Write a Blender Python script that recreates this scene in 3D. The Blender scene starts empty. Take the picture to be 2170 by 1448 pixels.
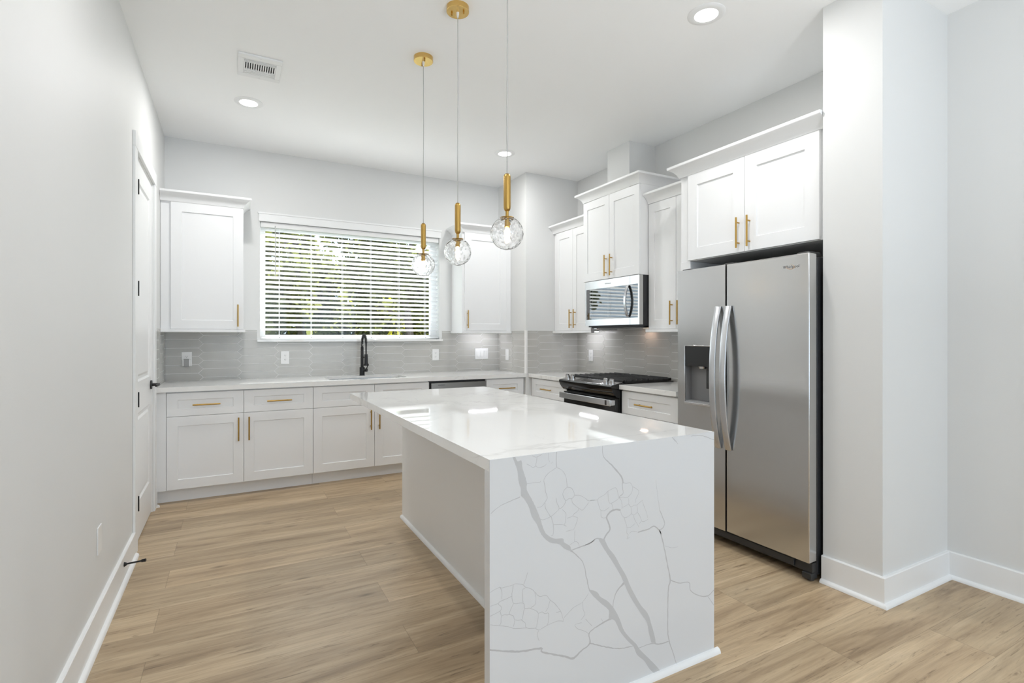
import bpy, bmesh, math, random
from mathutils import Vector, Matrix, noise

random.seed(7)
S = bpy.context.scene
COL = S.collection
PI = math.pi

# ---------------------------------------------------------------- camera
FPX, YAW, HOR = 1095.1, 0.4967, 714.09
CAM = Vector((0.5197, -5.4372, 1.3067))
cd = bpy.data.cameras.new('camera')
cd.sensor_fit = 'HORIZONTAL'; cd.sensor_width = 36.0
cd.lens = FPX / 2170 * 36.0
cd.shift_y = (HOR - 724.0) / 2170.0
cd.clip_start = 0.05; cd.clip_end = 200
cam = bpy.data.objects.new('camera', cd); COL.objects.link(cam)
cam.location = CAM; cam.rotation_euler = (PI / 2, 0, -YAW)
S.camera = cam

# ---------------------------------------------------------------- view, world, lights
S.view_settings.view_transform = 'Standard'
S.view_settings.look = 'None'
S.view_settings.gamma = 1.0
S.view_settings.use_curve_mapping = False
S.view_settings.exposure = -0.02
S.cycles.use_denoising = True
S.cycles.max_bounces = 32
S.cycles.diffuse_bounces = 7
S.cycles.glossy_bounces = 6
S.cycles.transmission_bounces = 28
S.cycles.transparent_max_bounces = 16
S.cycles.sample_clamp_indirect = 4.0

W = bpy.data.worlds.new('sky'); S.world = W; W.use_nodes = True
bg = W.node_tree.nodes['Background']
bg.inputs[0].default_value = (0.72, 0.86, 1.0, 1); bg.inputs[1].default_value = 2.2

def lamp(name, kind, energy, loc, rot=(0, 0, 0), color=(1, 1, 1), **kw):
    l = bpy.data.lights.new(name, kind); l.energy = energy; l.color = color
    for k, v in kw.items(): setattr(l, k, v)
    o = bpy.data.objects.new(name, l); COL.objects.link(o)
    o.location = loc; o.rotation_euler = rot
    return o

sun_dir = Vector((-0.30, -0.85, -0.62))
lamp('sun', 'SUN', 18.0, (3, 5, 8), sun_dir.to_track_quat('-Z', 'Y').to_euler(), (1, 0.96, 0.9), angle=0.01)
# daylight through the tall living-room windows behind the camera
for i, wx in enumerate((1.10, 2.90)):
    lamp('rear_daylight', 'AREA', 18, (wx, -9.28, 1.45), (PI / 2, 0, 0), (0.66, 0.82, 1.0), shape='RECTANGLE', size=1.4, size_y=2.3)
# ceiling lamps of the kitchen and the room behind the camera
HC = 3.0675
LIGHTS = [(0.63, -1.085), (2.82, -1.046), (2.795, -3.464)]
for x, y in LIGHTS + [(0.63, -3.464), (0.9, -6.4), (3.0, -6.4), (0.9, -8.4), (3.0, -8.4)]:
    lamp('ceiling_lamp', 'AREA', (8.0 if (x < 1 and y < -3) else 11.5) if y > -5 else 4.5, (x, y, HC - 0.012), (0, 0, 0), (1.0, 0.993, 0.985), shape='DISK', size=0.13)

# added uplight with no fixture behind the camera, bounces light off the ceiling
lamp('ceiling_bounce_fill', 'AREA', 38.0, (2.0, -5.9, 1.45), (PI, 0, 0), (0.90, 0.95, 1.0), shape='DISK', size=0.35)

# ---------------------------------------------------------------- node helper / materials
class NT:
    def __init__(s, name):
        s.mat = bpy.data.materials.new(name); s.mat.use_nodes = True
        s.t = s.mat.node_tree; s.t.nodes.clear()
        s.out = s.n('ShaderNodeOutputMaterial')
    def n(s, typ, ins=None, **kw):
        nd = s.t.nodes.new(typ)
        for k, v in kw.items(): setattr(nd, k, v)
        for k, v in (ins or {}).items():
            if isinstance(v, bpy.types.NodeSocket): s.t.links.new(v, nd.inputs[k])
            else: nd.inputs[k].default_value = v
        return nd
    def math(s, op, a, b=0.0, c=None):
        ins = {0: a, 1: b}
        if c is not None: ins[2] = c
        return s.n('ShaderNodeMath', ins, operation=op).outputs[0]
    def mix(s, f, a, b, mode='MIX'):
        nd = s.n('ShaderNodeMix', data_type='RGBA', blend_type=mode)
        for k, v in ((0, f), (6, a), (7, b)):
            if isinstance(v, bpy.types.NodeSocket): s.t.links.new(v, nd.inputs[k])
            else: nd.inputs[k].default_value = v
        return nd.outputs[2]
    def ramp(s, f, stops):
        nd = s.n('ShaderNodeValToRGB', {0: f})
        e = nd.color_ramp.elements
        while len(e) < len(stops): e.new(0.5)
        for el, (p, c) in zip(e, stops):
            el.position = p; el.color = c if len(c) == 4 else (*c, 1)
        return nd.outputs[0]
    def obj(s): return s.n('ShaderNodeTexCoord').outputs['Object']
    def mapping(s, v, scale=(1, 1, 1), loc=(0, 0, 0)):
        return s.n('ShaderNodeMapping', {'Vector': v, 'Scale': scale, 'Location': loc}).outputs[0]
    def noise(s, v, scale, detail=3, rough=0.5, dist=0.0):
        return s.n('ShaderNodeTexNoise', {'Vector': v, 'Scale': scale, 'Detail': detail, 'Roughness': rough, 'Distortion': dist}).outputs['Fac']
    def bsdf(s, **ins):
        nd = s.n('ShaderNodeBsdfPrincipled', ins)
        s.t.links.new(nd.outputs[0], s.out.inputs[0]); return nd
    def bump(s, h, strength, dist=0.002):
        return s.n('ShaderNodeBump', {'Height': h, 'Strength': strength, 'Distance': dist}).outputs[0]

def c4(c): return (*c, 1)
def plain(name, col, rough=0.5, metal=0.0, **kw):
    m = NT(name)
    ins = {'Base Color': c4(col), 'Roughness': rough, 'Metallic': metal}; ins.update(kw)
    m.bsdf(**ins); return m.mat
def paint(name, col, rough=0.6, scale=170, strength=0.12):
    m = NT(name)
    h = m.noise(m.obj(), scale, 2)
    m.bsdf(**{'Base Color': c4(col), 'Roughness': rough, 'Normal': m.bump(h, strength, 0.0015)}); return m.mat
def brushed(name, col, rough, axis, metal=1.0, amt=0.06):
    m = NT(name)
    sc = [260, 260, 260]; sc[axis] = 2.0
    g = m.noise(m.mapping(m.obj(), tuple(sc)), 1.0, 2)
    r = m.math('MULTIPLY_ADD', g, amt, rough - amt / 2)
    m.bsdf(**{'Base Color': c4(col), 'Roughness': r, 'Metallic': metal, 'Normal': m.bump(g, 0.05, 0.0005)})
    return m.mat
def emit(name, col, strength):
    m = NT(name)
    e = m.n('ShaderNodeEmission', {'Color': c4(col), 'Strength': strength})
    m.t.links.new(e.outputs[0], m.out.inputs[0]); return m.mat

def mat_floor():
    m = NT('oak_plank_floor')
    sep = m.n('ShaderNodeSeparateXYZ', {0: m.obj()})
    x, y = sep.outputs[0], sep.outputs[1]
    yy = m.math('DIVIDE', m.math('ADD', y, 2.22), 0.2305)
    row = m.math('FLOOR', yy)
    odd = m.math('FLOORED_MODULO', row, 2.0)
    xx = m.math('DIVIDE', m.math('SUBTRACT', x, m.math('MULTIPLY_ADD', odd, 0.985, 0.215)), 1.522)
    col = m.math('FLOOR', xx)
    idv = m.n('ShaderNodeCombineXYZ', {0: row, 1: col}).outputs[0]
    wn = m.n('ShaderNodeTexWhiteNoise', {'Vector': idv}, noise_dimensions='3D')
    rnd = wn.outputs['Value']
    off = m.math('MULTIPLY', rnd, 37.0)
    def coords(sx, sy, extra=0.0):
        return m.n('ShaderNodeCombineXYZ', {0: m.math('MULTIPLY', x, sx), 1: m.math('MULTIPLY', y, sy), 2: m.math('ADD', off, extra)}).outputs[0]
    broad = m.noise(coords(0.8, 8.0), 1.0, 5, 0.6, 0.9)
    grain = m.noise(coords(3.0, 70.0, 3.1), 1.0, 5, 0.65, 0.3)
    streak = m.noise(coords(4.2, 48.0, 9.7), 1.0, 4, 0.65, 1.6)
    base = m.ramp(broad, [(0.28, (0.28, 0.198, 0.120)), (0.42, (0.430, 0.320, 0.202)), (0.58, (0.545, 0.422, 0.275)), (0.78, (0.665, 0.535, 0.37))])
    gm = m.ramp(grain, [(0.32, (0.74, 0.72, 0.70)), (0.6, (1.04, 1.04, 1.04))])
    c = m.mix(0.75, base, gm, 'MULTIPLY')
    sm = m.ramp(streak, [(0.28, (0.34, 0.30, 0.27)), (0.42, (1, 1, 1))])
    c = m.mix(0.75, c, sm, 'MULTIPLY')
    kn = m.n('ShaderNodeTexVoronoi', {'Vector': coords(1.7, 5.5, 2.0), 'Scale': 1.0}).outputs['Distance']
    km = m.ramp(kn, [(0.0, (0.22, 0.18, 0.15)), (0.10, (1, 1, 1))])
    c = m.mix(0.8, c, km, 'MULTIPLY')
    tone = m.ramp(rnd, [(0.0, (0.84, 0.83, 0.82)), (0.5, (1.0, 0.99, 0.98)), (1.0, (1.14, 1.13, 1.12))])
    c = m.mix(1.0, c, tone, 'MULTIPLY')
    fy = m.math('ABSOLUTE', m.math('SUBTRACT', m.math('FRACT', yy), 0.5))
    fx = m.math('ABSOLUTE', m.math('SUBTRACT', m.math('FRACT', xx), 0.5))
    sy = m.math('GREATER_THAN', fy, 0.4955); sx = m.math('GREATER_THAN', fx, 0.4992)
    seam = m.math('MAXIMUM', sy, sx)
    c = m.mix(m.math('MULTIPLY', seam, 0.45), c, (0.12, 0.085, 0.055, 1))
    rr = m.math('MULTIPLY_ADD', grain, 0.16, 0.30)
    m.bsdf(**{'Base Color': c, 'Roughness': rr, 'Normal': m.bump(grain, 0.12, 0.001), 'Specular IOR Level': 0.42})
    return m.mat

def mat_quartz(name, base, vein, amount, rough=0.10):
    m = NT(name)
    o = m.obj()
    n1 = m.noise(m.mapping(o, (1.0, 1.6, 1.3)), 1.25, 5, 0.55, 1.1)
    d1 = m.math('ABSOLUTE', m.math('SUBTRACT', n1, 0.5))
    v1 = m.ramp(d1, [(0.0, (1, 1, 1)), (0.006, (0.5, 0.5, 0.5)), (0.014, (0, 0, 0))])
    n2 = m.noise(m.mapping(o, (1.7, 1.0, 1.2), (3.1, 7.7, 1.3)), 2.6, 5, 0.6, 1.6)
    d2 = m.math('ABSOLUTE', m.math('SUBTRACT', n2, 0.5))
    v2 = m.ramp(d2, [(0.0, (0.6, 0.6, 0.6)), (0.006, (0, 0, 0))])
    mask = m.ramp(m.noise(m.mapping(o, (1, 1, 1), (5, 2, 9)), 1.6, 2), [(0.45, (0, 0, 0)), (0.62, (1, 1, 1))])
    f = m.math('MULTIPLY', m.math('MAXIMUM', v1, m.math('MULTIPLY', v2, 0.8)), mask)
    f = m.math('MULTIPLY', f, amount)
    m.bsdf(**{'Base Color': m.mix(f, c4(base), c4(vein)), 'Roughness': rough, 'Specular IOR Level': 0.5})
    return m.mat

M = {}
M['wall'] = paint('wall_paint', (0.722, 0.725, 0.718))
M['ceiling'] = paint('ceiling_paint', (0.93, 0.935, 0.935), 0.7)
M['trim'] = plain('trim_paint', (0.84, 0.845, 0.845), 0.35)
M['cabinet'] = plain('cabinet_paint', (0.83, 0.835, 0.84), 0.38)
M['floor'] = mat_floor()
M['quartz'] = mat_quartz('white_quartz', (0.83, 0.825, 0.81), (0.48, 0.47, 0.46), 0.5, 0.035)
M['quartz_shaded'] = plain('shaded_quartz_slab', (0.70, 0.71, 0.725), 0.14)  # darker, cooler copy of the top's quartz, shade set in its colour
M['vein'] = plain('grey_quartz_vein', (0.545, 0.55, 0.56), 0.14)
M['vein_thin'] = plain('fine_quartz_vein', (0.52, 0.52, 0.53), 0.14)
M['gold'] = brushed('brushed_brass', (0.47, 0.295, 0.085), 0.34, 2)
M['gold_satin'] = plain('satin_brass', (0.74, 0.50, 0.18), 0.22, 1.0)
M['steel'] = brushed('brushed_steel', (0.60, 0.60, 0.597), 0.20, 1, amt=0.06)
M['steel_dark'] = brushed('dark_steel', (0.36, 0.355, 0.34), 0.34, 0)
M['chrome'] = plain('polished_steel', (0.72, 0.72, 0.73), 0.16, 1.0)
M['handle_steel'] = plain('satin_steel', (0.66, 0.67, 0.69), 0.26, 1.0)
M['black'] = plain('black_metal', (0.010, 0.010, 0.011), 0.35)
M['black_gloss'] = plain('black_enamel', (0.006, 0.006, 0.007), 0.08)
M['black_glass'] = plain('black_glass', (0.004, 0.005, 0.006), 0.015, 0.0, **{'IOR': 2.5})
M['iron'] = plain('cast_iron', (0.014, 0.014, 0.015), 0.55)
M['body'] = plain('charcoal_casing', (0.022, 0.023, 0.026), 0.45)
M['dark'] = plain('dark_plastic', (0.03, 0.03, 0.03), 0.5)
M['grey_plastic'] = plain('grey_plastic', (0.33, 0.33, 0.33), 0.45)
M['white_plastic'] = plain('white_plastic', (0.82, 0.82, 0.815), 0.35)
M['slot'] = plain('outlet_slot', (0.12, 0.12, 0.12), 0.6)
M['cord'] = plain('clear_cord', (0.40, 0.40, 0.385), 0.4)
M['grout'] = plain('light_grout', (0.88, 0.875, 0.86), 0.8)
M['lens'] = emit('lamp_lens', (1.0, 0.98, 0.95), 14.0)
M['bulb'] = emit('glowing_bulb', (1.0, 0.78, 0.50), 45.0)
M['strip'] = emit('led_strip', (0.93, 0.94, 1.0), 62.0)
M['warm'] = emit('warm_lamp', (1.0, 0.66, 0.48), 24.0)
M['lead'] = plain('logo_grey', (0.10, 0.10, 0.10), 0.4)
M['logo_gold'] = plain('logo_bronze', (0.55, 0.36, 0.20), 0.35, 0.6)

def mat_tile():
    m = NT('greige_tile')
    n = m.noise(m.obj(), 3.5, 3)
    c = m.ramp(n, [(0.3, (0.455, 0.447, 0.420)), (0.7, (0.515, 0.507, 0.480))])
    f = m.noise(m.mapping(m.obj(), (20, 20, 260)), 1.0, 2)
    m.bsdf(**{'Base Color': c, 'Roughness': 0.22, 'Normal': m.bump(f, 0.05, 0.0006)}); return m.mat
M['tile'] = mat_tile()

def mat_glass(name, col=(1, 1, 1), ior=1.38):
    m = NT(name)
    g = m.n('ShaderNodeBsdfGlass', {'Color': c4(col), 'Roughness': 0.0, 'IOR': ior})
    m.t.links.new(g.outputs[0], m.out.inputs[0]); return m.mat
M['globe'] = mat_glass('rippled_glass')
def mat_pane():
    m = NT('window_glass')
    t = m.n('ShaderNodeBsdfTransparent', {'Color': (0.95, 0.97, 0.97, 1)})
    g = m.n('ShaderNodeBsdfGlossy', {'Color': (1, 1, 1, 1), 'Roughness': 0.02})
    mx = m.n('ShaderNodeMixShader', {0: 0.012, 1: t.outputs[0], 2: g.outputs[0]})
    m.t.links.new(mx.outputs[0], m.out.inputs[0]); return m.mat
M['pane'] = mat_pane()
def mat_trans(name, col, tcol, f, rough=0.5, spec=0.5):
    m = NT(name)
    d = m.n('ShaderNodeBsdfPrincipled', {'Base Color': c4(col), 'Roughness': rough, 'Specular IOR Level': spec})
    t = m.n('ShaderNodeBsdfTranslucent', {'Color': c4(tcol)})
    mx = m.n('ShaderNodeMixShader', {0: f, 1: d.outputs[0], 2: t.outputs[0]})
    m.t.links.new(mx.outputs[0], m.out.inputs[0]); return m.mat
M['slat'] = mat_trans('blind_slat', (0.88, 0.89, 0.90), (0.97, 0.975, 0.98), 0.48)
M['leaf'] = mat_trans('tree_leaf', (0.085, 0.088, 0.036), (0.20, 0.22, 0.06), 0.42, 0.8, 0.05)
M['leaf_yellow'] = mat_trans('sunlit_leaf', (0.15, 0.15, 0.02), (0.42, 0.40, 0.03), 0.55, 0.8, 0.05)
M['bark'] = paint('tree_bark', (0.09, 0.07, 0.055), 0.9, 30, 0.5)
M['grass'] = paint('lawn', (0.10, 0.16, 0.04), 0.9, 60, 0.5)

# ---------------------------------------------------------------- mesh helper
ORI = {}
class MB:
    def __init__(s): s.v = []; s.f = []; s.mi = []; s.cur = 0; s.M = None
    def add(s, vs, fs):
        b = len(s.v)
        for p in vs:
            p = Vector(p)
            s.v.append(s.M @ p if s.M is not None else p)
        for f in fs: s.f.append([i + b for i in f]); s.mi.append(s.cur)
        return s
    def box(s, x0, x1, y0, y1, z0, z1):
        if x0 > x1: x0, x1 = x1, x0
        if y0 > y1: y0, y1 = y1, y0
        if z0 > z1: z0, z1 = z1, z0
        return s.add([(x0, y0, z0), (x1, y0, z0), (x1, y1, z0), (x0, y1, z0), (x0, y0, z1), (x1, y0, z1), (x1, y1, z1), (x0, y1, z1)],
                     [(0, 3, 2, 1), (4, 5, 6, 7), (0, 1, 5, 4), (1, 2, 6, 5), (2, 3, 7, 6), (3, 0, 4, 7)])
    def ring(s, c, ax, r, n):
        ax = ax.normalized()
        t = Vector((0, 0, 1)) if abs(ax.z) < 0.9 else Vector((1, 0, 0))
        u = ax.cross(t).normalized(); w = ax.cross(u)
        return [c + (u * math.cos(2 * PI * k / n) + w * math.sin(2 * PI * k / n)) * r for k in range(n)]
    def cyl(s, p0, p1, r0, r1=None, n=16):
        p0, p1 = Vector(p0), Vector(p1); r1 = r0 if r1 is None else r1
        a = s.ring(p0, p1 - p0, r0, n); b = s.ring(p1, p1 - p0, r1, n)
        return s.add(a + b, [(i, (i + 1) % n, n + (i + 1) % n, n + i) for i in range(n)] + [tuple(range(n))[::-1], tuple(range(n, 2 * n))])
    def lathe(s, prof, c, n=32, caps=True):
        c = Vector(c); vs = []
        for r, z in prof:
            for k in range(n): vs.append(c + Vector((r * math.cos(2 * PI * k / n), r * math.sin(2 * PI * k / n), z)))
        fs = []
        for j in range(len(prof) - 1):
            for k in range(n):
                fs.append((j * n + k, j * n + (k + 1) % n, (j + 1) * n + (k + 1) % n, (j + 1) * n + k))
        if caps:
            fs.append(tuple(range(n))[::-1]); fs.append(tuple(range((len(prof) - 1) * n, len(prof) * n)))
        return s.add(vs, fs)
    def tube(s, path, r, n=10):
        path = [Vector(p) for p in path]; rings = []
        for i, p in enumerate(path):
            d = (path[min(i + 1, len(path) - 1)] - path[max(i - 1, 0)]).normalized()
            if i == 0:
                t = Vector((0, 0, 1)) if abs(d.z) < 0.9 else Vector((1, 0, 0)); u = d.cross(t).normalized()
            u = (u - d * u.dot(d)).normalized(); w = d.cross(u)
            rr = r[i] if isinstance(r, (list, tuple)) else r
            rings.append([p + (u * math.cos(2 * PI * k / n) + w * math.sin(2 * PI * k / n)) * rr for k in range(n)])
        vs = [v for q in rings for v in q]
        fs = [(j * n + k, j * n + (k + 1) % n, (j + 1) * n + (k + 1) % n, (j + 1) * n + k) for j in range(len(path) - 1) for k in range(n)]
        fs += [tuple(range(n))[::-1], tuple(range((len(path) - 1) * n, len(path) * n))]
        return s.add(vs, fs)
    def loft(s, secs, closed=True, caps=True):
        n = len(secs[0]); vs = [p for q in secs for p in q]; fs = []
        for j in range(len(secs) - 1):
            for k in range(n if closed else n - 1):
                fs.append((j * n + k, j * n + (k + 1) % n, (j + 1) * n + (k + 1) % n, (j + 1) * n + k))
        if caps: fs.append(tuple(range(n))[::-1]); fs.append(tuple(range((len(secs) - 1) * n, len(secs) * n)))
        return s.add(vs, fs)
    def build(s, name, mats, parent=None, bevel=0.0, smooth=35, seg=2):
        me = bpy.data.meshes.new(name)
        o0 = ORI.get(parent.name, Vector((0, 0, 0))) if parent else Vector((0, 0, 0))
        me.from_pydata([v - o0 for v in s.v], [], s.f)
        if not isinstance(mats, (list, tuple)): mats = [mats]
        for m in mats: me.materials.append(M[m] if isinstance(m, str) else m)
        for p, mi in zip(me.polygons, s.mi): p.material_index = mi
        bm = bmesh.new(); bm.from_mesh(me)
        bmesh.ops.recalc_face_normals(bm, faces=bm.faces[:])
        bm.to_mesh(me); bm.free()
        for p in me.polygons: p.use_smooth = True
        me.set_sharp_from_angle(angle=math.radians(smooth))
        o = bpy.data.objects.new(name, me); COL.objects.link(o)
        if parent: o.parent = parent
        ORI[o.name] = o0
        if bevel:
            b = o.modifiers.new('bevel', 'BEVEL'); b.width = bevel; b.segments = seg; b.limit_method = 'ANGLE'
            b.angle_limit = math.radians(40); b.harden_normals = False
        return o

def tag(o, label=None, cat=None, group=None, kind=None):
    if label: o['label'] = label
    if cat: o['category'] = cat
    if group: o['group'] = group
    if kind: o['kind'] = kind
    return o
def thing(name, loc, label, cat, group=None):
    o = bpy.data.objects.new(name, None); COL.objects.link(o); o.location = loc
    o.empty_display_size = 0.05
    ORI[o.name] = Vector(loc)
    return tag(o, label, cat, group)
def struct(o, label=None):
    o['kind'] = 'structure'
    if label: o['label'] = label; 
    return o
def frame(O, U, N):
    """matrix mapping (u, n, z) -> world: u along the wall, n out of the wall, z up"""
    U, N = Vector(U), Vector(N)
    return Matrix(((U.x, N.x, 0, O[0]), (U.y, N.y, 0, O[1]), (U.z, N.z, 1, O[2]), (0, 0, 0, 1)))

# ================================================================ SETTING
H_OPEN = (0.754, 2.548, 1.281, 2.403)      # kitchen window opening
REAR = -9.4
f = MB().box(-0.2, 4.2, REAR - 0.2, 0.2, -0.10, 0.0).build('floor', 'floor'); struct(f, 'light oak plank floor')
c = MB().box(-0.2, 4.2, REAR - 0.2, 0.2, HC, HC + 0.12).build('ceiling', 'ceiling'); struct(c, 'white kitchen ceiling')
DO = (-1.565, -0.768, 2.445)               # doorway in the left wall
w = MB()
w.box(-0.14, 0, REAR, DO[0], 0, HC).box(-0.14, 0, DO[1], 0.0, 0, HC).box(-0.14, 0, DO[0], DO[1], DO[2], HC)
struct(w.build('wall_left', 'wall'), 'pale grey wall on the left with the door')
w = MB(); x0, x1, z0, z1 = H_OPEN
w.box(-0.14, x0, 0, 0.16, 0, HC).box(x1, 4.1, 0, 0.16, 0, HC).box(x0, x1, 0, 0.16, 0, z0).box(x0, x1, 0, 0.16, z1, HC)
struct(w.build('wall_back', 'wall'), 'pale grey back wall around the window')
struct(MB().box(3.96, 4.1, -3.80, 0, 0, HC).build('wall_right', 'wall'), 'pale wall behind the range')
struct(MB().box(3.285, 3.96, -0.649, 0, 0, HC).build('wall_corner', 'wall'), 'boxed-out wall corner between the two counters')
struct(MB().box(3.299, 4.1, -4.088, -3.800, 0, HC).build('wall_alcove', 'wall'), 'white stub wall beside the refrigerator')
struct(MB().box(3.957, 4.1, REAR, -4.088, 0, HC).build('wall_near', 'wall'), 'pale wall at the right edge')
w = MB().box(-0.14, 0.4, REAR - 0.15, REAR, 0, HC).box(1.8, 2.2, REAR - 0.15, REAR, 0, HC).box(3.6, 4.1, REAR - 0.15, REAR, 0, HC)
w.box(0.4, 1.8, REAR - 0.15, REAR, 0, 0.3).box(2.2, 3.6, REAR - 0.15, REAR, 0, 0.3).box(0.4, 1.8, REAR - 0.15, REAR, 2.6, HC).box(2.2, 3.6, REAR - 0.15, REAR, 2.6, HC)
struct(w.build('wall_rear', 'wall'))
struct(MB().box(3.655, 3.96, -1.862, -1.555, 2.60, HC).build('wall_chase', 'wall'), 'boxed duct chase above the microwave cabinet')

# baseboards -----------------------------------------------------
def baseboard(name, path, side, h=0.142, t=0.016, label=None, mitre0=False):
    prof = [(0, 0), (t, 0), (t, h - 0.004), (t - 0.003, h), (0, h)]
    o = run(path, side, prof).build(name, 'trim'); struct(o, label)
    q = [(t, 0)] + [(t + 0.018 * math.cos(a), 0.020 * math.sin(a)) for a in [k * PI / 10 for k in range(6)]]
    s = run(path, side, q).build('shoe_molding', 'trim', o)
    return o
def run(path, side, prof, mb=None):
    mb = mb or MB(); P = [Vector((x, y, 0)) for x, y in path]; nrm = []
    for a, b in zip(P, P[1:]):
        d = (b - a).normalized(); nrm.append(Vector((d.y, -d.x, 0)) * side)
    secs = []
    for i, p in enumerate(P):
        if i == 0: o = nrm[0]
        elif i == len(P) - 1: o = nrm[-1]
        else: o = nrm[i - 1] + nrm[i]
        secs.append([p + o * a + Vector((0, 0, z)) for a, z in prof])
    return mb.loft(secs)
baseboard('baseboard_left', [(0, -1.662), (0, REAR)], -1, label='white baseboard along the left wall')
baseboard('baseboard_right', [(3.299, -3.80), (3.299, -4.088), (3.957, -4.088), (3.957, REAR)], 1, label='white baseboard around the stub wall')
baseboard('baseboard_back', [(0, -0.655), (0, -0.676)], -1, label='short white baseboard end beside the door')

# door in the left wall ------------------------------------------
d = MB(); dx = -0.006
y0, y1, zt = DO[0] + 0.004, DO[1] - 0.004, DO[2] - 0.004
def panel_door(mb, x, xb, y0, y1, z0, z1, panels):
    ys = sorted(set([y0, y1] + [p for q in panels for p in q[:2]])); zs = sorted(set([z0, z1] + [p for q in panels for p in q[2:]]))
    for i in range(len(ys) - 1):
        for j in range(len(zs) - 1):
            a, b, cc, e = ys[i], ys[i + 1], zs[j], zs[j + 1]
            hole = any(q[0] <= a and b <= q[1] and q[2] <= cc and e <= q[3] for q in panels)
            if not hole: mb.add([(x, a, cc), (x, b, cc), (x, b, e), (x, a, e)], [(0, 1, 2, 3)])
    for a, b, cc, e in panels:
        L = [[(x, a, cc), (x, b, cc), (x, b, e), (x, a, e)]]
        for ins, dep in ((0.012, 0.009), (0.030, 0.009), (0.045, 0.002)):
            L.append([(x - dep, a + ins, cc + ins), (x - dep, b - ins, cc + ins), (x - dep, b - ins, e - ins), (x - dep, a + ins, e - ins)])
        for p, q in zip(L, L[1:]):
            for k in range(4): mb.add([p[k], p[(k + 1) % 4], q[(k + 1) % 4], q[k]], [(0, 1, 2, 3)])
        mb.add(L[-1], [(0, 1, 2, 3)])
    mb.add([(xb, y0, z0), (xb, y1, z0), (xb, y1, z1), (xb, y0, z1), (x, y0, z0), (x, y1, z0), (x, y1, z1), (x, y0, z1)],
           [(0, 3, 2, 1), (0, 1, 5, 4), (1, 2, 6, 5), (2, 3, 7, 6), (3, 0, 4, 7)])
panel_door(d, dx, dx - 0.035, y0, y1, 0.012, zt, [(y0 + 0.115, y1 - 0.115, 0.25, 0.82), (y0 + 0.115, y1 - 0.115, 1.02, zt - 0.14)])
door = d.build('door_1', 'trim', smooth=20); struct(door, 'white two-panel door with black lever in the left wall')
for hz in (0.28, 0.92, 1.605, 2.23):
    MB().box(dx - 0.002, 0.008, y0 + 0.002, y0 + 0.014, hz - 0.045, hz + 0.045).cyl((0.0125, y0 + 0.012, hz - 0.046), (0.0125, y0 + 0.012, hz + 0.046), 0.0068, n=12).build('hinge', 'black', door)
h = MB(); hy, hz = y1 - 0.065, 0.955
h.cyl((dx, hy, hz), (dx + 0.010, hy, hz), 0.033, n=24).cyl((dx + 0.008, hy, hz), (dx + 0.050, hy, hz), 0.011, n=14)
h.tube([(dx + 0.050, hy + 0.012, hz), (dx + 0.052, hy - 0.03, hz), (dx + 0.050, hy - 0.075, hz), (dx + 0.046, hy - 0.115, hz - 0.002)], [0.010, 0.010, 0.009, 0.007], 12)
h.build('lever_handle', 'black', door)
# casing
cs = MB()
for a, b in ((DO[0] - 0.095, DO[0] - 0.003), (DO[1] + 0.003, DO[1] + 0.090)): cs.box(0, 0.0145, a, b, 0, DO[2] + 0.003)
cs.box(0, 0.0165, DO[0] - 0.095, DO[1] + 0.090, DO[2] + 0.003, DO[2] + 0.095)
cs.box(-0.13, 0.0, DO[0], DO[0] + 0.004, 0, DO[2]).box(-0.13, 0, DO[1] - 0.004, DO[1], 0, DO[2]).box(-0.13, 0, DO[0], DO[1], DO[2] - 0.004, DO[2])
struct(cs.build('trim_1', 'trim', bevel=0.002), 'flat white casing around the left door')

# window ---------------------------------------------------------
x0, x1, z0, z1 = H_OPEN
fr = MB(); a, b = 0.105, 0.150
fr.box(x0, x0 + 0.05, a, b, z0, z1).box(x1 - 0.07, x1, a, b, z0, z1).box(x0 + 0.05, x1 - 0.07, a, b, z0, z0 + 0.045).box(x0 + 0.05, x1 - 0.07, a, b, z1 - 0.05, z1)
win = struct(fr.build('window_1', 'trim', bevel=0.002), 'wide kitchen window over the sink with closed-in blinds')
MB().box(x0 + 0.05, x1 - 0.07, 0.128, 0.131, z0 + 0.045, z1 - 0.05).build('glass_pane', 'pane', win)
MB().box(0.728, 2.578, -0.034, 0.105, 1.2585, 1.281).build('window_sill', 'quartz', win, bevel=0.002)
MB().box(0.742, 2.562, -0.018, 0.0, 2.403, 2.486).box(0.735, 2.569, -0.024, 0.0, 2.472, 2.488).build('window_head_trim', 'trim', win, bevel=0.002)

# blinds
bl = thing('window_blind', (1.65, 0.045, 1.2815), 'white horizontal slat blind hanging in the window over the sink', 'blind')
MB().box(x0 + 0.006, x1 - 0.006, 0.008, 0.066, 2.352, 2.400).build('head_rail', 'white_plastic', bl, bevel=0.002)
th = math.radians(20); yc = 0.042
sl_me = None
k = 0; zz = 2.334
while zz > 1.335:
    sb = MB(); hw = 0.025; secs = []
    for t in (-1, -0.5, 0, 0.5, 1):
        u = t * hw; crown_h = 0.0022 * (1 - t * t)
        yy = yc + u * math.cos(th); zc = zz - u * math.sin(th) + crown_h
        secs.append((yy, zc))
    prof = [(y, z + 0.0014) for y, z in secs] + [(y, z - 0.0014) for y, z in secs[::-1]]
    sb.loft([[Vector((x0 + 0.008, y, z)) for y, z in prof], [Vector((x1 - 0.008, y, z)) for y, z in prof]])
    sb.build('slat', 'slat', bl)
    zz -= 0.0455; k += 1
MB().box(x0 + 0.008, x1 - 0.008, yc - 0.025, yc + 0.025, 1.289, 1.309).build('bottom_rail', 'slat', bl, bevel=0.003)
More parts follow.
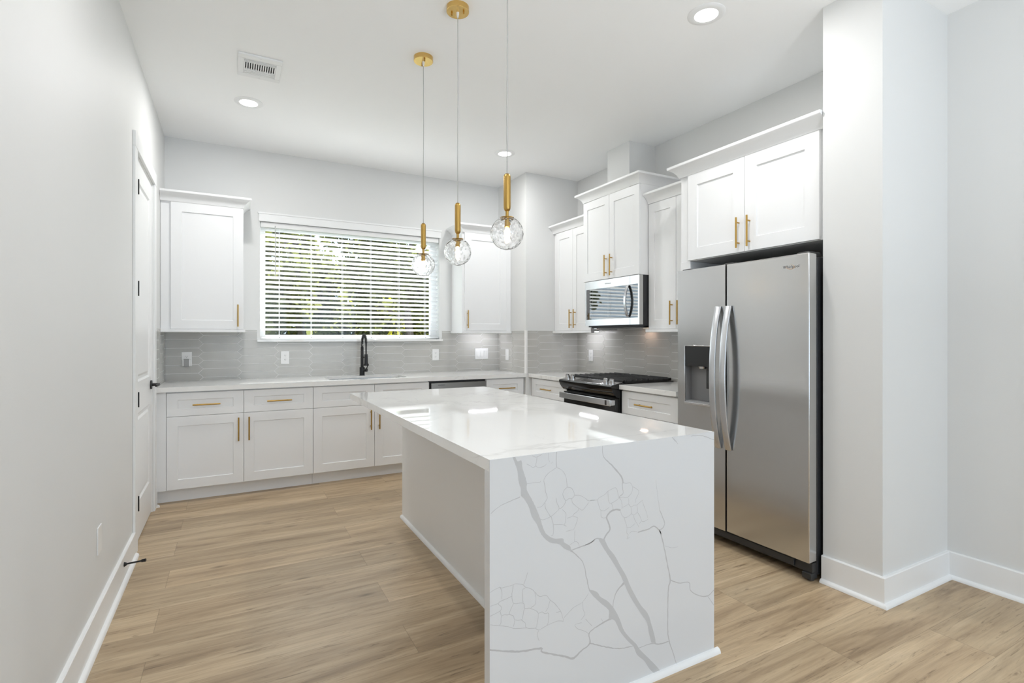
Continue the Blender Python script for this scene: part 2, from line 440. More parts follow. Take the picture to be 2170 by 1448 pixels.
for cx in (0.923, 1.215, 1.514, 1.803, 2.101, 2.395):
    cb = MB()
    for yy in (yc - 0.0255, yc + 0.0255): cb.box(cx - 0.0012, cx + 0.0012, yy - 0.0006, yy + 0.0006, 1.305, 2.355)
    cb.build('ladder_cord', 'slat', bl)
    MB().cyl((cx, yc - 0.0265, 1.299), (cx, yc - 0.0235, 1.299), 0.005, n=10).build('cord_button', 'grey_plastic', bl)
MB().cyl((0.886, 0.004, 1.885), (0.886, 0.006, 2.372), 0.0042, n=8).cyl((0.886, 0.005, 2.366), (0.886, 0.02, 2.372), 0.003, n=8).build('tilt_wand', plain('wand_plastic', (0.50, 0.50, 0.50), 0.4), bl)

# outside --------------------------------------------------------
struct(MB().box(-25, 30, 0.25, 45, -0.6, -0.5).build('ground', 'grass'), 'lawn outside the window')
def tree(x, y, h, r, zc, n, mats, label, trunk=0.12, seed=0, flat=1.0):
    rnd = random.Random(seed)
    t = thing('tree', (x, y, -0.5), label, 'tree', 'trees seen through the blinds')
    tb = MB(); tb.tube([(x, y, -0.5), (x + 0.1, y, h * 0.3), (x - 0.05, y + 0.1, h * 0.7), (x, y, h)], [trunk, trunk * 0.8, trunk * 0.55, trunk * 0.2], 9)
    for k in range(9):
        a = rnd.uniform(0, 2 * PI); z = rnd.uniform(0.25, 0.8) * h
        q = Vector((x + math.cos(a) * r * 0.8, y + math.sin(a) * r * 0.8, z + rnd.uniform(0.2, 1.0)))
        tb.tube([(x, y, z), (Vector((x, y, z)) + q) / 2 + Vector((0, 0, 0.1)), q], [trunk * 0.35, trunk * 0.22, trunk * 0.08], 6)
    tb.build('trunk', 'bark', t)
    fb = MB()
    cl = [Vector((rnd.gauss(0, 0.5), rnd.gauss(0, 0.5), rnd.gauss(0, 0.5))) for _ in range(26)]
    for i in range(n):
        q = rnd.choice(cl) + Vector((rnd.gauss(0, .16), rnd.gauss(0, .16), rnd.gauss(0, .16)))
        p = Vector((x + q.x * r, y + q.y * r, zc + q.z * r * flat))
        if p.z < -0.45 or p.y < 0.9: continue
        d = Vector((rnd.gauss(0, 1), rnd.gauss(0, 1), rnd.gauss(0, 1))).normalized(); e = d.cross(Vector((rnd.gauss(0, 1), rnd.gauss(0, 1), rnd.gauss(0, 1)))).normalized()
        s = rnd.uniform(0.06, 0.13)
        fb.cur = 1 if rnd.random() < 0.25 else 0
        fb.add([p - d * s, p + e * s * 0.45, p + d * s, p - e * s * 0.45], [(0, 1, 2, 3)])
    fb.build('foliage', mats, t)
tree(0.95, 4.0, 3.6, 1.0, 2.3, 5000, ['leaf', 'leaf'], 'dark leafy tree close behind the left part of the blinds', 0.10, seed=1)
tree(3.55, 4.6, 4.2, 1.05, 2.5, 5000, ['leaf', 'leaf'], 'dark leafy tree close behind the right part of the blinds', 0.10, seed=2)
tree(5.3, 8.0, 3.0, 1.15, 1.5, 4500, ['leaf', 'leaf_yellow'], 'low yellow-green tree seen through the right end of the blinds', 0.09, seed=3)
tree(1.9, 8.0, 5.0, 1.35, 2.5, 5200, ['leaf', 'leaf'], 'tall tree farther back behind the middle of the blinds', 0.10, seed=4)
struct(MB().box(-8, 12, 0.25, 2.8, -0.5, -0.46).build('reflector', plain('reflector_pale', (0.85, 0.845, 0.83), 0.8)), 'added unseen sun-bounce patio outside the window')  # pale slab out of view, added to bounce sunlight up to the ceiling
hb = MB(); rnd = random.Random(9)
for i in range(24000):
    p = Vector((rnd.uniform(-2, 10), 12.6 + rnd.gauss(0, 0.45), rnd.uniform(-0.5, 2.4) + 0.4 * math.sin(i)))
    d = Vector((rnd.gauss(0, 1), rnd.gauss(0, 1), rnd.gauss(0, 1))).normalized(); e = d.cross(Vector((0.3, 0.5, 1))).normalized(); s = rnd.uniform(0.09, 0.18)
    hb.cur = 1 if rnd.random() < 0.2 else 0
    hb.add([p - d * s, p + e * s * 0.5, p + d * s, p - e * s * 0.5], [(0, 1, 2, 3)])
tag(hb.build('hedge', ['leaf', 'leaf_yellow']), 'long green hedge behind the trees outside the window', 'hedge')

# ================================================================ CABINET HELPERS
def shaker(mb, u0, u1, z0, z1, st, ra, t=0.019, rec=0.008):
    """five-piece front in the (u, n, z) frame; back at n=0, face at n=t"""
    o = [(u0, z0), (u1, z0), (u1, z1), (u0, z1)]
    i1 = [(u0 + st, z0 + ra), (u1 - st, z0 + ra), (u1 - st, z1 - ra), (u0 + st, z1 - ra)]
    e = 0.003
    i2 = [(u0 + st + e, z0 + ra + e), (u1 - st - e, z0 + ra + e), (u1 - st - e, z1 - ra - e), (u0 + st + e, z1 - ra - e)]
    ch = 0.0015
    o2 = [(u0 + ch, z0 + ch), (u1 - ch, z0 + ch), (u1 - ch, z1 - ch), (u0 + ch, z1 - ch)]
    vs = [(u, 0, z) for u, z in o] + [(u, t - ch, z) for u, z in o] + [(u, t, z) for u, z in o2] + [(u, t, z) for u, z in i1] + [(u, t - rec, z) for u, z in i2]
    fs = [(0, 1, 2, 3)]
    for l in range(4):
        for k in range(4): fs.append((l * 4 + k, l * 4 + (k + 1) % 4, l * 4 + 4 + (k + 1) % 4, l * 4 + 4 + k))
    fs.append((16, 17, 18, 19))
    return mb.add(vs, fs)
def handle(parent, Mx, u, z, vertical, n0=0.019, L=0.192):
    mb = MB(); mb.M = Mx
    d = Vector((0, 0, 1)) if vertical else Vector((1, 0, 0))
    c = Vector((u, n0 + 0.030, z)); r = 0.0060
    mb.cyl(c - d * L / 2, c + d * L / 2, r, n=14)
    for s in (-0.064, 0.064): mb.cyl(c + d * s - Vector((0, 0.030, 0)), c + d * s, 0.0045, n=10)
    return mb.build('bar_handle', 'gold', parent)
def front(parent, kind, Mx, u0, u1, z0, z1, st=0.074, ra=0.074, hu=None, hz=None, hv=True):
    mb = MB(); mb.M = Mx; g = 0.0015
    shaker(mb, u0 + g, u1 - g, z0 + g, z1 - g, st, ra)
    o = mb.build(kind, 'cabinet', parent, smooth=25)
    if hu is not None: handle(o, Mx, hu, hz, hv)
    return o
CROWN = [(0, 0), (0.003, 0), (0.006, 0.010), (0.014, 0.026), (0.030, 0.046), (0.050, 0.060), (0.060, 0.064), (0.062, 0.068), (0.062, 0.082), (0, 0.082)]
def crown(parent, path, z0):
    prof = [(a, z + z0) for a, z in CROWN]
    return run(path, 1, prof).build('crown_molding', 'cabinet', parent, smooth=25)
def rail(parent, path, z0=1.345, z1=1.371, p=0.014):
    return run(path, 1, [(-0.03, z0), (p - 0.004, z0), (p, z0 + 0.004), (p, z1), (-0.03, z1)]).build('light_rail', 'cabinet', parent)

# ---------------------------------------------------------------- base cabinets, back wall
BY = -0.607                                 # box front; door faces at -0.626
MBK = frame((0, BY, 0), (1, 0, 0), (0, -1, 0))
Z0, ZD, ZT = 0.107, 0.680, 0.866
def carcass(mb, x0, x1, y0, y1, toe, side):  # side: 'y' front faces -y, 'x' front faces -x
    mb.box(x0, x1, y0, y1, 0.10, 0.8755)
    if side == 'y': mb.box(x0, x1, y0 + 0.055, y1, 0, 0.10)
    else: mb.box(x0 + 0.055, x1, y0, y1, 0, 0.10)
    return mb
t = thing('base_cabinet', (0.573, -0.30, 0), 'white base cabinet left of the sink with two doors and two drawers, brass bars', 'cabinet')
b = carcass(MB(), 0.002, 1.146, BY, -0.002, True, 'y'); b.build('carcass', 'cabinet', t)
MB().box(0.002, 0.070, BY - 0.016, BY, 0.107, 0.8755).build('filler_strip', 'cabinet', t)
front(t, 'drawer', MBK, 0.071, 0.606, ZD, ZT, 0.074, 0.055, 0.343, 0.768, False)
front(t, 'drawer', MBK, 0.606, 1.146, ZD, ZT, 0.074, 0.055, 0.876, 0.768, False)
front(t, 'door', MBK, 0.071, 0.606, Z0, ZD, hu=0.568, hz=0.550)
front(t, 'door', MBK, 0.606, 1.146, Z0, ZD, hu=0.645, hz=0.550)
t = thing('base_cabinet', (1.68, -0.30, 0), 'white sink base cabinet under the black faucet with plain false drawer fronts', 'cabinet')
b = MB().box(1.148, 2.207, BY, BY + 0.02, 0.10, 0.8755).box(1.148, 1.166, BY + 0.02, -0.002, 0.10, 0.8755).box(2.189, 2.207, BY + 0.02, -0.002, 0.10, 0.8755).box(1.166, 2.189, BY + 0.02, -0.002, 0.10, 0.12).box(1.148, 2.207, BY + 0.055, -0.002, 0, 0.10)
b.build('carcass', 'cabinet', t)
front(t, 'false_drawer_front', MBK, 1.146, 1.681, ZD, ZT, 0.074, 0.055)
front(t, 'false_drawer_front', MBK, 1.681, 2.209, ZD, ZT, 0.074, 0.055)
front(t, 'door', MBK, 1.146, 1.681, Z0, ZD, hu=1.645, hz=0.550)
front(t, 'door', MBK, 1.681, 2.209, Z0, ZD, hu=1.722, hz=0.550)
t = thing('dishwasher', (2.518, -0.30, 0), 'steel dishwasher built in right of the sink, mostly hidden by the island', 'dishwasher')
MB().box(2.213, 2.822, -0.600, -0.01, 0.0, 0.868).build('body', 'dark', t)
MB().box(2.232, 2.819, -0.626, -0.602, 0.11, 0.852).build('door', 'steel_dark', t, bevel=0.003)
MB().box(2.30, 2.375, -0.6268, -0.6262, 0.828, 0.832).build('control_marking', 'black', t)
t = thing('base_cabinet', (3.055, -0.30, 0), 'narrow white base cabinet in the far corner right of the dishwasher', 'cabinet')
carcass(MB(), 2.828, 3.280, BY, -0.002, True, 'y').build('carcass', 'cabinet', t)
front(t, 'drawer', MBK, 2.828, 3.270, ZD, ZT, 0.074, 0.055, 3.055, 0.768, False)
front(t, 'door', MBK, 2.828, 3.270, Z0, ZD, hu=2.87, hz=0.550)

# ---------------------------------------------------------------- base cabinets, right wall
RX = 3.354
MRT = frame((RX, 0, 0), (0, -1, 0), (-1, 0, 0))    # u = -y
t = thing('base_cabinet', (3.65, -1.0, 0), 'white drawer base cabinet left of the black range', 'cabinet')
carcass(MB(), RX, 3.958, -1.360, -0.652, True, 'x').build('carcass', 'cabinet', t)
front(t, 'drawer', MRT, 0.690, 1.358, ZD, ZT, 0.074, 0.055, 1.0, 0.770, False)
front(t, 'door', MRT, 0.690, 1.024, Z0, ZD, hu=0.985, hz=0.55)
front(t, 'door', MRT, 1.024, 1.358, Z0, ZD, hu=1.063, hz=0.55)
t = thing('base_cabinet', (3.65, -2.44, 0), 'white drawer base cabinet between the range and the refrigerator', 'cabinet')
carcass(MB(), RX, 3.958, -2.748, -2.132, True, 'x').build('carcass', 'cabinet', t)
front(t, 'drawer', MRT, 2.134, 2.745, ZD, ZT, 0.074, 0.055, 2.415, 0.772, False)
front(t, 'door', MRT, 2.134, 2.44, Z0, ZD, hu=2.40, hz=0.55)
front(t, 'door', MRT, 2.44, 2.745, Z0, ZD, hu=2.48, hz=0.55)

# ---------------------------------------------------------------- worktops
CT0, CT1 = 0.876, 0.914
def rounded(x0, x1, y0, y1, r, n=6):
    P = []
    for cx, cy, a0 in ((x1 - r, y1 - r, 0), (x0 + r, y1 - r, 90), (x0 + r, y0 + r, 180), (x1 - r, y0 + r, 270)):
        for k in range(n + 1):
            a = math.radians(a0 + 90 * k / n); P.append((cx + r * math.cos(a), cy + r * math.sin(a)))
    return P
def slab_hole(name, outer, hole, z0, z1, mat, parent=None):
    bm = bmesh.new()
    E = []
    for loop in (outer, hole):
        vs = [bm.verts.new((x, y, z1)) for x, y in loop]
        E += [bm.edges.new((vs[i], vs[(i + 1) % len(vs)])) for i in range(len(vs))]
    r = bmesh.ops.triangle_fill(bm, use_beauty=True, use_dissolve=False, edges=E)
    faces = [g for g in r['geom'] if isinstance(g, bmesh.types.BMFace)]
    ex = bmesh.ops.extrude_face_region(bm, geom=faces)
    for v in [g for g in ex['geom'] if isinstance(g, bmesh.types.BMVert)]: v.co.z = z0
    bmesh.ops.recalc_face_normals(bm, faces=bm.faces[:])
    me = bpy.data.meshes.new(name); bm.to_mesh(me); bm.free(); me.materials.append(M[mat])
    o = bpy.data.objects.new(name, me); COL.objects.link(o)
    return o
SK = (1.305, 2.030, -0.530, -0.135)
o = slab_hole('worktop', [(0.001, -0.6505), (3.2845, -0.6505), (3.2845, -0.001), (0.001, -0.001)], rounded(*SK, 0.06), CT0, CT1, 'quartz')
tag(o, 'white quartz worktop under the window with the sink cut in', 'worktop')
tag(MB().box(3.311, 3.959, -1.3615, -0.650, CT0, CT1).build('worktop', 'quartz', bevel=0.002), 'white quartz worktop left of the black range', 'worktop')
tag(MB().box(3.311, 3.959, -2.749, -2.1285, CT0, CT1).build('worktop', 'quartz', bevel=0.002), 'white quartz worktop between the range and the refrigerator', 'worktop')
# sink basin
t = thing('kitchen_sink', (1.667, -0.34, CT0), 'undermount steel sink sunk in the worktop below the window', 'sink')
def ringz(d, z, r=0.058): return [Vector((x, y, z)) for x, y in rounded(SK[0] + d, SK[1] - d, SK[2] + d, SK[3] - d, r)]
o1, o2, o3, o4, o5, o6 = ringz(0.0022, 0.893), ringz(0.010, 0.67), ringz(0.03, 0.655), ringz(0.03, 0.643), ringz(0.0006, 0.66), ringz(0.0006, 0.893)
mb = MB(); L = [o3, o2, o1, o6, o5, o4]; n = len(o1); vs = [p for l in L for p in l]; fs = []
for j in range(5):
    for k in range(n): fs.append((j * n + k, j * n + (k + 1) % n, (j + 1) * n + (k + 1) % n, (j + 1) * n + k))
fs += [tuple(range(n)), tuple(range(5 * n, 6 * n))]
mb.add(vs, fs).build('basin', 'steel', t)
MB().lathe([(0.045, 0), (0.045, 0.004), (0.035, 0.004), (0.030, 0.001)], (1.667, -0.30, 0.655), 20).build('drain', 'chrome', t)

# faucet
FX, FY = 1.682, -0.100
t = thing('kitchen_faucet', (FX, FY, CT1), 'matte black spring pull-down faucet behind the sink', 'faucet')
MB().lathe([(0.029, 0), (0.029, 0.006), (0.025, 0.008), (0.025, 0.085), (0.017, 0.087)], (FX, FY, CT1), 24).build('base', 'black', t)
MB().lathe([(0.0155, 0.085), (0.0155, 0.205), (0.0145, 0.207), (0.0145, 0.288), (0.011, 0.291)], (FX, FY, CT1), 20).build('column', 'black', t)
mb = MB(); mb.cyl((FX + 0.015, FY - 0.012, CT1 + 0.055), (FX + 0.042, FY - 0.034, CT1 + 0.055), 0.017, n=18)
mb.tube([(FX + 0.036, FY - 0.030, CT1 + 0.062), (FX + 0.044, FY - 0.035, CT1 + 0.09), (FX + 0.050, FY - 0.040, CT1 + 0.125)], [0.006, 0.005, 0.0045], 8).build('lever', 'black', t)
# spring hose arch leaning forward over the sink, spray head hangs straight down
A = []
hd = Vector((0.13, -0.99, 0)).normalized(); span = 0.112
for k in range(33):
    a = k / 32
    if a < 0.35: A.append(Vector((FX, FY, CT1 + 0.288 + a / 0.35 * 0.037)))
    else:
        q = (a - 0.35) / 0.65 * PI
        A.append(Vector((FX, FY, CT1 + 0.325)) + hd * (span / 2 * (1 - math.cos(q))) + Vector((0, 0, math.sin(q) * 0.085)))
MB().tube(A, 0.0075, 10).build('hose', 'black', t)
mb = MB(); path = []; L = 0
for i in range(len(A) - 1):
    for j in range(16):
        p = A[i].lerp(A[i + 1], j / 16); dd = (A[i + 1] - A[i]).normalized(); u = dd.cross(Vector((1, 0.13, 0))).normalized(); w_ = dd.cross(u)
        L += (A[i + 1] - A[i]).length / 16; ph = L / 0.0085 * 2 * PI
        path.append(p + (u * math.cos(ph) + w_ * math.sin(ph)) * 0.0125)
mb.tube(path, 0.0021, 5).build('spring', 'black', t)
hp = A[-1]
mb = MB(); mb.cyl(hp + Vector((0, 0, 0.01)), hp - Vector((0, 0, 0.105)), 0.0085, 0.007, 12)
mb.cyl(hp - Vector((0, 0, 0.105)), hp - Vector((0, 0, 0.205)), 0.0165, 0.0185, 20).cyl(hp - Vector((0, 0, 0.205)), hp - Vector((0, 0, 0.22)), 0.027, 0.027, 22)
mb.build('spray_head', 'black', t)
mb = MB(); q0 = Vector((FX, FY, CT1 + 0.185)); q1 = Vector((hp.x, hp.y, CT1 + 0.185))
mb.tube([q0, q0.lerp(q1, 0.5), q1], 0.005, 8).cyl(q1 - Vector((0, 0, 0.008)), q1 + Vector((0, 0, 0.008)), 0.0145, n=16).build('docking_arm', 'black', t)

# ---------------------------------------------------------------- tile backsplash
def clip(poly, a, b, c):     # keep a*u + b*z <= c
    out = []
    for i in range(len(poly)):
        p, q = poly[i], poly[(i + 1) % len(poly)]
        dp, dq = a * p[0] + b * p[1] - c, a * q[0] + b * q[1] - c
        if dp <= 0: out.append(p)
        if dp * dq < 0:
            s = dp / (dp - dq); out.append((p[0] + (q[0] - p[0]) * s, p[1] + (q[1] - p[1]) * s))
    return out
def tiles(name, Mx, rects, u_off, label):
    """long pointed tiles, 0.31 m apart, alternate columns half a tile lower"""
    mb = MB(); mb.M = Mx
    for u0, u1, z0, z1 in rects: mb.cur = 1; mb.box(u0, u1, 0.0008, 0.0050, z0, z1)
    mb.cur = 0
    P, Ht, tip, g = 0.310, 0.0755, 0.038, 0.0017
    for u0, u1, z0, z1 in rects:
        for k in range(int(math.floor((u0 - u_off) / P)) - 2, int(math.ceil((u1 - u_off) / P)) + 1):
            for j in range(-2, 9):
                a = u_off + k * P; zc = 0.914 + j * Ht + (Ht / 2 if k % 2 else 0) - 0.010
                hgt = Ht / 2 - g
                poly = [(a + g, zc), (a + tip + g * 0.4, zc - hgt), (a + P - g * 0.4, zc - hgt), (a + P + tip - g, zc), (a + P - g * 0.4, zc + hgt), (a + tip + g * 0.4, zc + hgt)]
                gl = 0 if any(abs(q[1] - u0) < 1e-6 for q in rects) else g; gr = 0 if any(abs(q[0] - u1) < 1e-6 for q in rects) else g
                for pl in ((-1, 0, -u0 - gl), (1, 0, u1 - gr), (0, -1, -z0 - g), (0, 1, z1 - g)):
                    poly = clip(poly, *pl) if poly else poly
                if len(poly) < 3: continue
                n = len(poly)
                ar = sum(poly[i][0] * poly[(i + 1) % n][1] - poly[(i + 1) % n][0] * poly[i][1] for i in range(n)) / 2
                if abs(ar) < 4e-5: continue
                cu = sum(p[0] for p in poly) / n; cz = sum(p[1] for p in poly) / n
                top = [(p[0], 0.0066, p[1]) for p in poly]
                mb.add([(p[0], 0.0050, p[1]) for p in poly] + top, [tuple(range(n, 2 * n))] + [(i, (i + 1) % n, n + (i + 1) % n, n + i) for i in range(n)])
    return tag(mb.build(name, ['tile', 'grout'], smooth=20), label, 'backsplash')
TT = 1.374
tiles('tile_backsplash', frame((0, 0, 0), (1, 0, 0), (0, -1, 0)), [(0.007, 0.728, CT1, TT), (0.728, 2.578, CT1, 1.258), (2.578, 3.278, CT1, TT)], 0.255, 'grey pointed-tile backsplash on the back wall below the window')
tiles('tile_backsplash', frame((0, 0, 0), (0, 1, 0), (1, 0, 0)), [(-0.655, 0, CT1, TT)], -0.43, 'narrow grey tile backsplash return on the left wall beside the door')
tiles('tile_backsplash', frame((3.285, 0, 0), (0, -1, 0), (-1, 0, 0)), [(0.0, 0.636, CT1, TT)], 0.03, 'grey tile backsplash on the side of the boxed-out wall corner')
MB_ = MB().box(3.276, 3.286, -0.659, -0.636, CT1, TT)
tiles('tile_backsplash', frame((0, -0.649, 0), (1, 0, 0), (0, -1, 0)), [(3.297, 3.953, CT1, TT)], 3.42, 'grey tile backsplash on the short wall left of the range')
tiles('tile_backsplash', frame((3.96, 0, 0), (0, -1, 0), (-1, 0, 0)), [(0.649, 2.749, CT1, TT)], 0.800, 'grey tile backsplash on the right wall behind the range')
struct(MB().box(3.274, 3.285, -0.660, -0.636, CT1 + 0.0005, TT + 0.002).box(3.285, 3.297, -0.660, -0.649, CT1 + 0.0005, TT + 0.002).build('trim_2', 'grout'), 'pale tile edge trim on the wall corner')

# ---------------------------------------------------------------- wall cabinets, back wall
UZ0, UZ1 = 1.371, 2.433
MUB = frame((0, -0.311, 0), (1, 0, 0), (0, -1, 0))
t = thing('wall_cabinet', (0.305, -0.16, UZ0), 'white single-door wall cabinet left of the window', 'cabinet')
MB().box(0.002, 0.609, -0.311, -0.002, UZ0, UZ1).build('carcass', 'cabinet', t)
front(t, 'door', MUB, 0.072, 0.609, UZ0, UZ1 - 0.003, 0.077, 0.075, 0.566, 1.491)
crown(t, [(0.002, -0.330), (0.609, -0.330), (0.609, -0.001)], UZ1)
rail(t, [(0.002, -0.330), (0.609, -0.330), (0.609, -0.008)])
t = thing('wall_cabinet', (2.99, -0.16, UZ0), 'white single-door wall cabinet right of the window', 'cabinet')
MB().box(2.691, 3.283, -0.311, -0.002, UZ0, UZ1).build('carcass', 'cabinet', t)
front(t, 'door', MUB, 2.712, 3.220, UZ0, UZ1 - 0.003, 0.077, 0.075, 2.741, 1.497)
crown(t, [(2.691, -0.001), (2.691, -0.330), (3.284, -0.330)], UZ1)
rail(t, [(2.691, -0.008), (2.691, -0.330), (3.276, -0.330)])
# wall cabinets, right wall
MUR = frame((3.649, 0, 0), (0, -1, 0), (-1, 0, 0))
t = thing('wall_cabinet', (3.80, -0.99, UZ0), 'tall white two-door wall cabinet left of the microwave', 'cabinet')
MB().box(3.649, 3.958, -1.332, -0.651, UZ0, UZ1).build('carcass', 'cabinet', t)
front(t, 'door', MUR, 0.706, 1.021, UZ0, UZ1 - 0.003, 0.062, 0.075, 0.998, 1.495)
front(t, 'door', MUR, 1.021, 1.332, UZ0, UZ1 - 0.003, 0.062, 0.075, 1.072, 1.495)
crown(t, [(3.630, -0.651), (3.630, -1.332)], UZ1)
rail(t, [(3.630, -0.660), (3.630, -1.350)])
t = thing('wall_cabinet', (3.80, -2.43, UZ0), 'tall white two-door wall cabinet between the microwave and the refrigerator', 'cabinet')
MB().box(3.649, 3.958, -2.747, -2.127, UZ0, UZ1).build('carcass', 'cabinet', t)
front(t, 'door', MUR, 2.132, 2.440, UZ0, UZ1 - 0.003, 0.062, 0.075, 2.402, 1.500)
front(t, 'door', MUR, 2.440, 2.745, UZ0, UZ1 - 0.003, 0.062, 0.075, 2.480, 1.500)
crown(t, [(3.630, -2.127), (3.630, -2.747)], UZ1)
rail(t, [(3.630, -2.110), (3.630, -2.747)])
MW0, MW1 = -1.335, -2.123
MMW = frame((3.554, 0, 0), (0, -1, 0), (-1, 0, 0))
t = thing('wall_cabinet', (3.75, -1.73, 1.835), 'raised white two-door cabinet above the microwave, below the duct chase', 'cabinet')
MB().box(3.554, 3.958, MW1, MW0, 1.835, 2.604).build('carcass', 'cabinet', t)
front(t, 'door', MMW, -MW0, 1.727, 1.836, 2.602, 0.062, 0.075, 1.692, 1.957)
front(t, 'door', MMW, 1.727, -MW1, 1.836, 2.602, 0.062, 0.075, 1.768, 1.957)
crown(t, [(3.958, MW0), (3.535, MW0), (3.535, MW1), (3.958, MW1)], 2.604)
MFC = frame((3.359, 0, 0), (0, -1, 0), (-1, 0, 0))
t = thing('wall_cabinet', (3.65, -3.27, 1.838), 'wide white two-door cabinet above the refrigerator', 'cabinet')
MB().box(3.359, 3.958, -3.796, -2.752, 1.838, 2.445).build('carcass', 'cabinet', t)
front(t, 'door', MFC, 2.827, 3.285, 1.840, 2.442, 0.082, 0.082, 3.248, 1.963)
front(t, 'door', MFC, 3.285, 3.757, 1.840, 2.442, 0.082, 0.082, 3.325, 1.963)
crown(t, [(3.958, -2.752), (3.340, -2.752), (3.340, -3.796)], 2.440)
tag(MB().box(3.352, 3.958, -2.841, -2.752, 0, 1.837).build('end_panel', 'cabinet', bevel=0.0015), 'tall white end panel standing on the left side of the refrigerator', 'panel')

# under-cabinet lights
def strip(loc, size, label, mat='strip', cat='light'):
    t = thing('under_cabinet_light', loc, label, cat, 'slim lights under the wall cabinets')
    x, y, z = loc; sx, sy = size
    MB().box(x - sx / 2, x + sx / 2, y - sy / 2, y + sy / 2, z - 0.012, z).build('housing', 'white_plastic', t)
    MB().box(x - sx / 2 + 0.005, x + sx / 2 - 0.005, y - sy / 2 + 0.005, y + sy / 2 - 0.005, z - 0.014, z - 0.012).build('lens', mat, t)
strip((3.02, -0.14, UZ0), (0.36, 0.024), 'bright strip light under the cabinet right of the window')
strip((3.83, -1.03, UZ0), (0.024, 0.32), 'bright strip light under the cabinet left of the microwave')

# ---------------------------------------------------------------- microwave
t = thing('microwave', (3.75, -1.745, 1.389), 'steel over-the-range microwave with dark glass door under the raised cabinet', 'microwave')
a0, a1 = -1.367, -2.124
mb = MB().box(3.576, 3.955, a1, a0, 1.400, 1.8335).box(3.60, 3.94, a1 + 0.02, a0 - 0.02, 1.389, 1.400)
mb.build('body', 'body', t)
MMF = frame((3.576, 0, 0), (0, -1, 0), (-1, 0, 0))
def framed(mb, u0, u1, z0, z1, iu0, iu1, iz0, iz1, n0, n1):
    mb.box(u0, iu0, n0, n1, z0, z1) if iu0 > u0 + 1e-6 else None
    mb.box(iu1, u1, n0, n1, z0, z1) if iu1 < u1 - 1e-6 else None
    mb.box(iu0, iu1, n0, n1, z0, iz0); mb.box(iu0, iu1, n0, n1, iz1, z1)
mb = MB(); mb.M = MMF; framed(mb, 1.367, 2.0055, 1.412, 1.832, 1.386, 2.0055, 1.470, 1.758, 0, 0.041)
dr = mb.build('door', 'steel', t)
mb = MB(); mb.M = MMF; mb.box(1.386, 2.0055, 0.0, 0.0385, 1.470, 1.758).build('door_glass', 'black_glass', dr)
mb = MB(); mb.M = MMF; framed(mb, 2.0085, 2.124, 1.412, 1.832, 2.0085, 2.106, 1.470, 1.758, 0, 0.041)
cp = mb.build('control_panel', 'steel', t)
mb = MB(); mb.M = MMF; mb.box(2.0085, 2.106, 0.0, 0.0385, 1.470, 1.758).build('control_glass', 'black_glass', cp)
def bow(mb, u, z0, z1, n0, depth, wdt, thk, steps=18, ulean=0.0):
    secs = []
    for k in range(steps + 1):
        q = k / steps; z = z0 + (z1 - z0) * q; n = n0 + depth * (math.sin(PI * q) ** 0.75 if 0 < q < 1 else 0)
        uu = u + ulean * math.sin(PI * q)
        secs.append([Vector((uu - wdt / 2, n, z)), Vector((uu + wdt / 2, n, z)), Vector((uu + wdt / 2, n + thk, z)), Vector((uu - wdt / 2, n + thk, z))])
    return mb.loft(secs)
mb = MB(); mb.M = MMF; bow(mb, 1.985, 1.478, 1.752, 0.040, 0.036, 0.026, 0.010); mb.build('door_handle', 'handle_steel', dr, bevel=0.002)
for ya in (a1 + 0.06, a0 - 0.30): MB().box(3.62, 3.79, ya, ya + 0.24, 1.386, 1.389).build('grease_filter', 'grey_plastic', t)
MB().box(3.85, 3.90, -1.845, -1.785, 1.3884, 1.3892).build('task_lamp', 'warm', t)
MB().box(3.60, 3.64, -1.46, -1.42, 1.380, 1.389).build('vent_foot', 'chrome', t)

def text(name, body, size, Mx, mat, parent, ext=0.0004):
    cu = bpy.data.curves.new(name, 'FONT'); cu.body = body; cu.size = size; cu.extrude = ext
    cu.align_x = 'LEFT'; cu.resolution_u = 3
    o = bpy.data.objects.new('tmp', cu); COL.objects.link(o)
    dg = bpy.context.evaluated_depsgraph_get(); dg.update()
    me = bpy.data.meshes.new_from_object(o.evaluated_get(dg))
    COL.objects.unlink(o); bpy.data.objects.remove(o)
    o0 = ORI.get(parent.name, Vector((0, 0, 0)))
    me.transform(Matrix.Translation(-o0) @ Mx); me.materials.clear(); me.materials.append(M[mat])
    ob = bpy.data.objects.new(name, me); COL.objects.link(ob); ob.parent = parent; ORI[ob.name] = o0
    return ob
def textmat(x, y, z):      # readable on a face looking towards -x, text runs towards -y
    return Matrix(((0, 0, -1, x), (-1, 0, 0, y), (0, 1, 0, z), (0, 0, 0, 1)))
text('logo', 'Whirlpool', 0.021, textmat(3.5346, -1.665, 1.788), 'grey_plastic', dr)

# ---------------------------------------------------------------- range
t = thing('gas_range', (3.62, -1.745, 0), 'black slide-in gas range with steel handle and four silver knobs', 'range')
r0, r1 = -1.365, -2.125
MB().box(3.318, 3.93, r1, r0, 0.05, 0.914).box(3.34, 3.90, r1 + 0.02, r0 - 0.02, 0.0, 0.05).build('body', 'black_gloss', t)
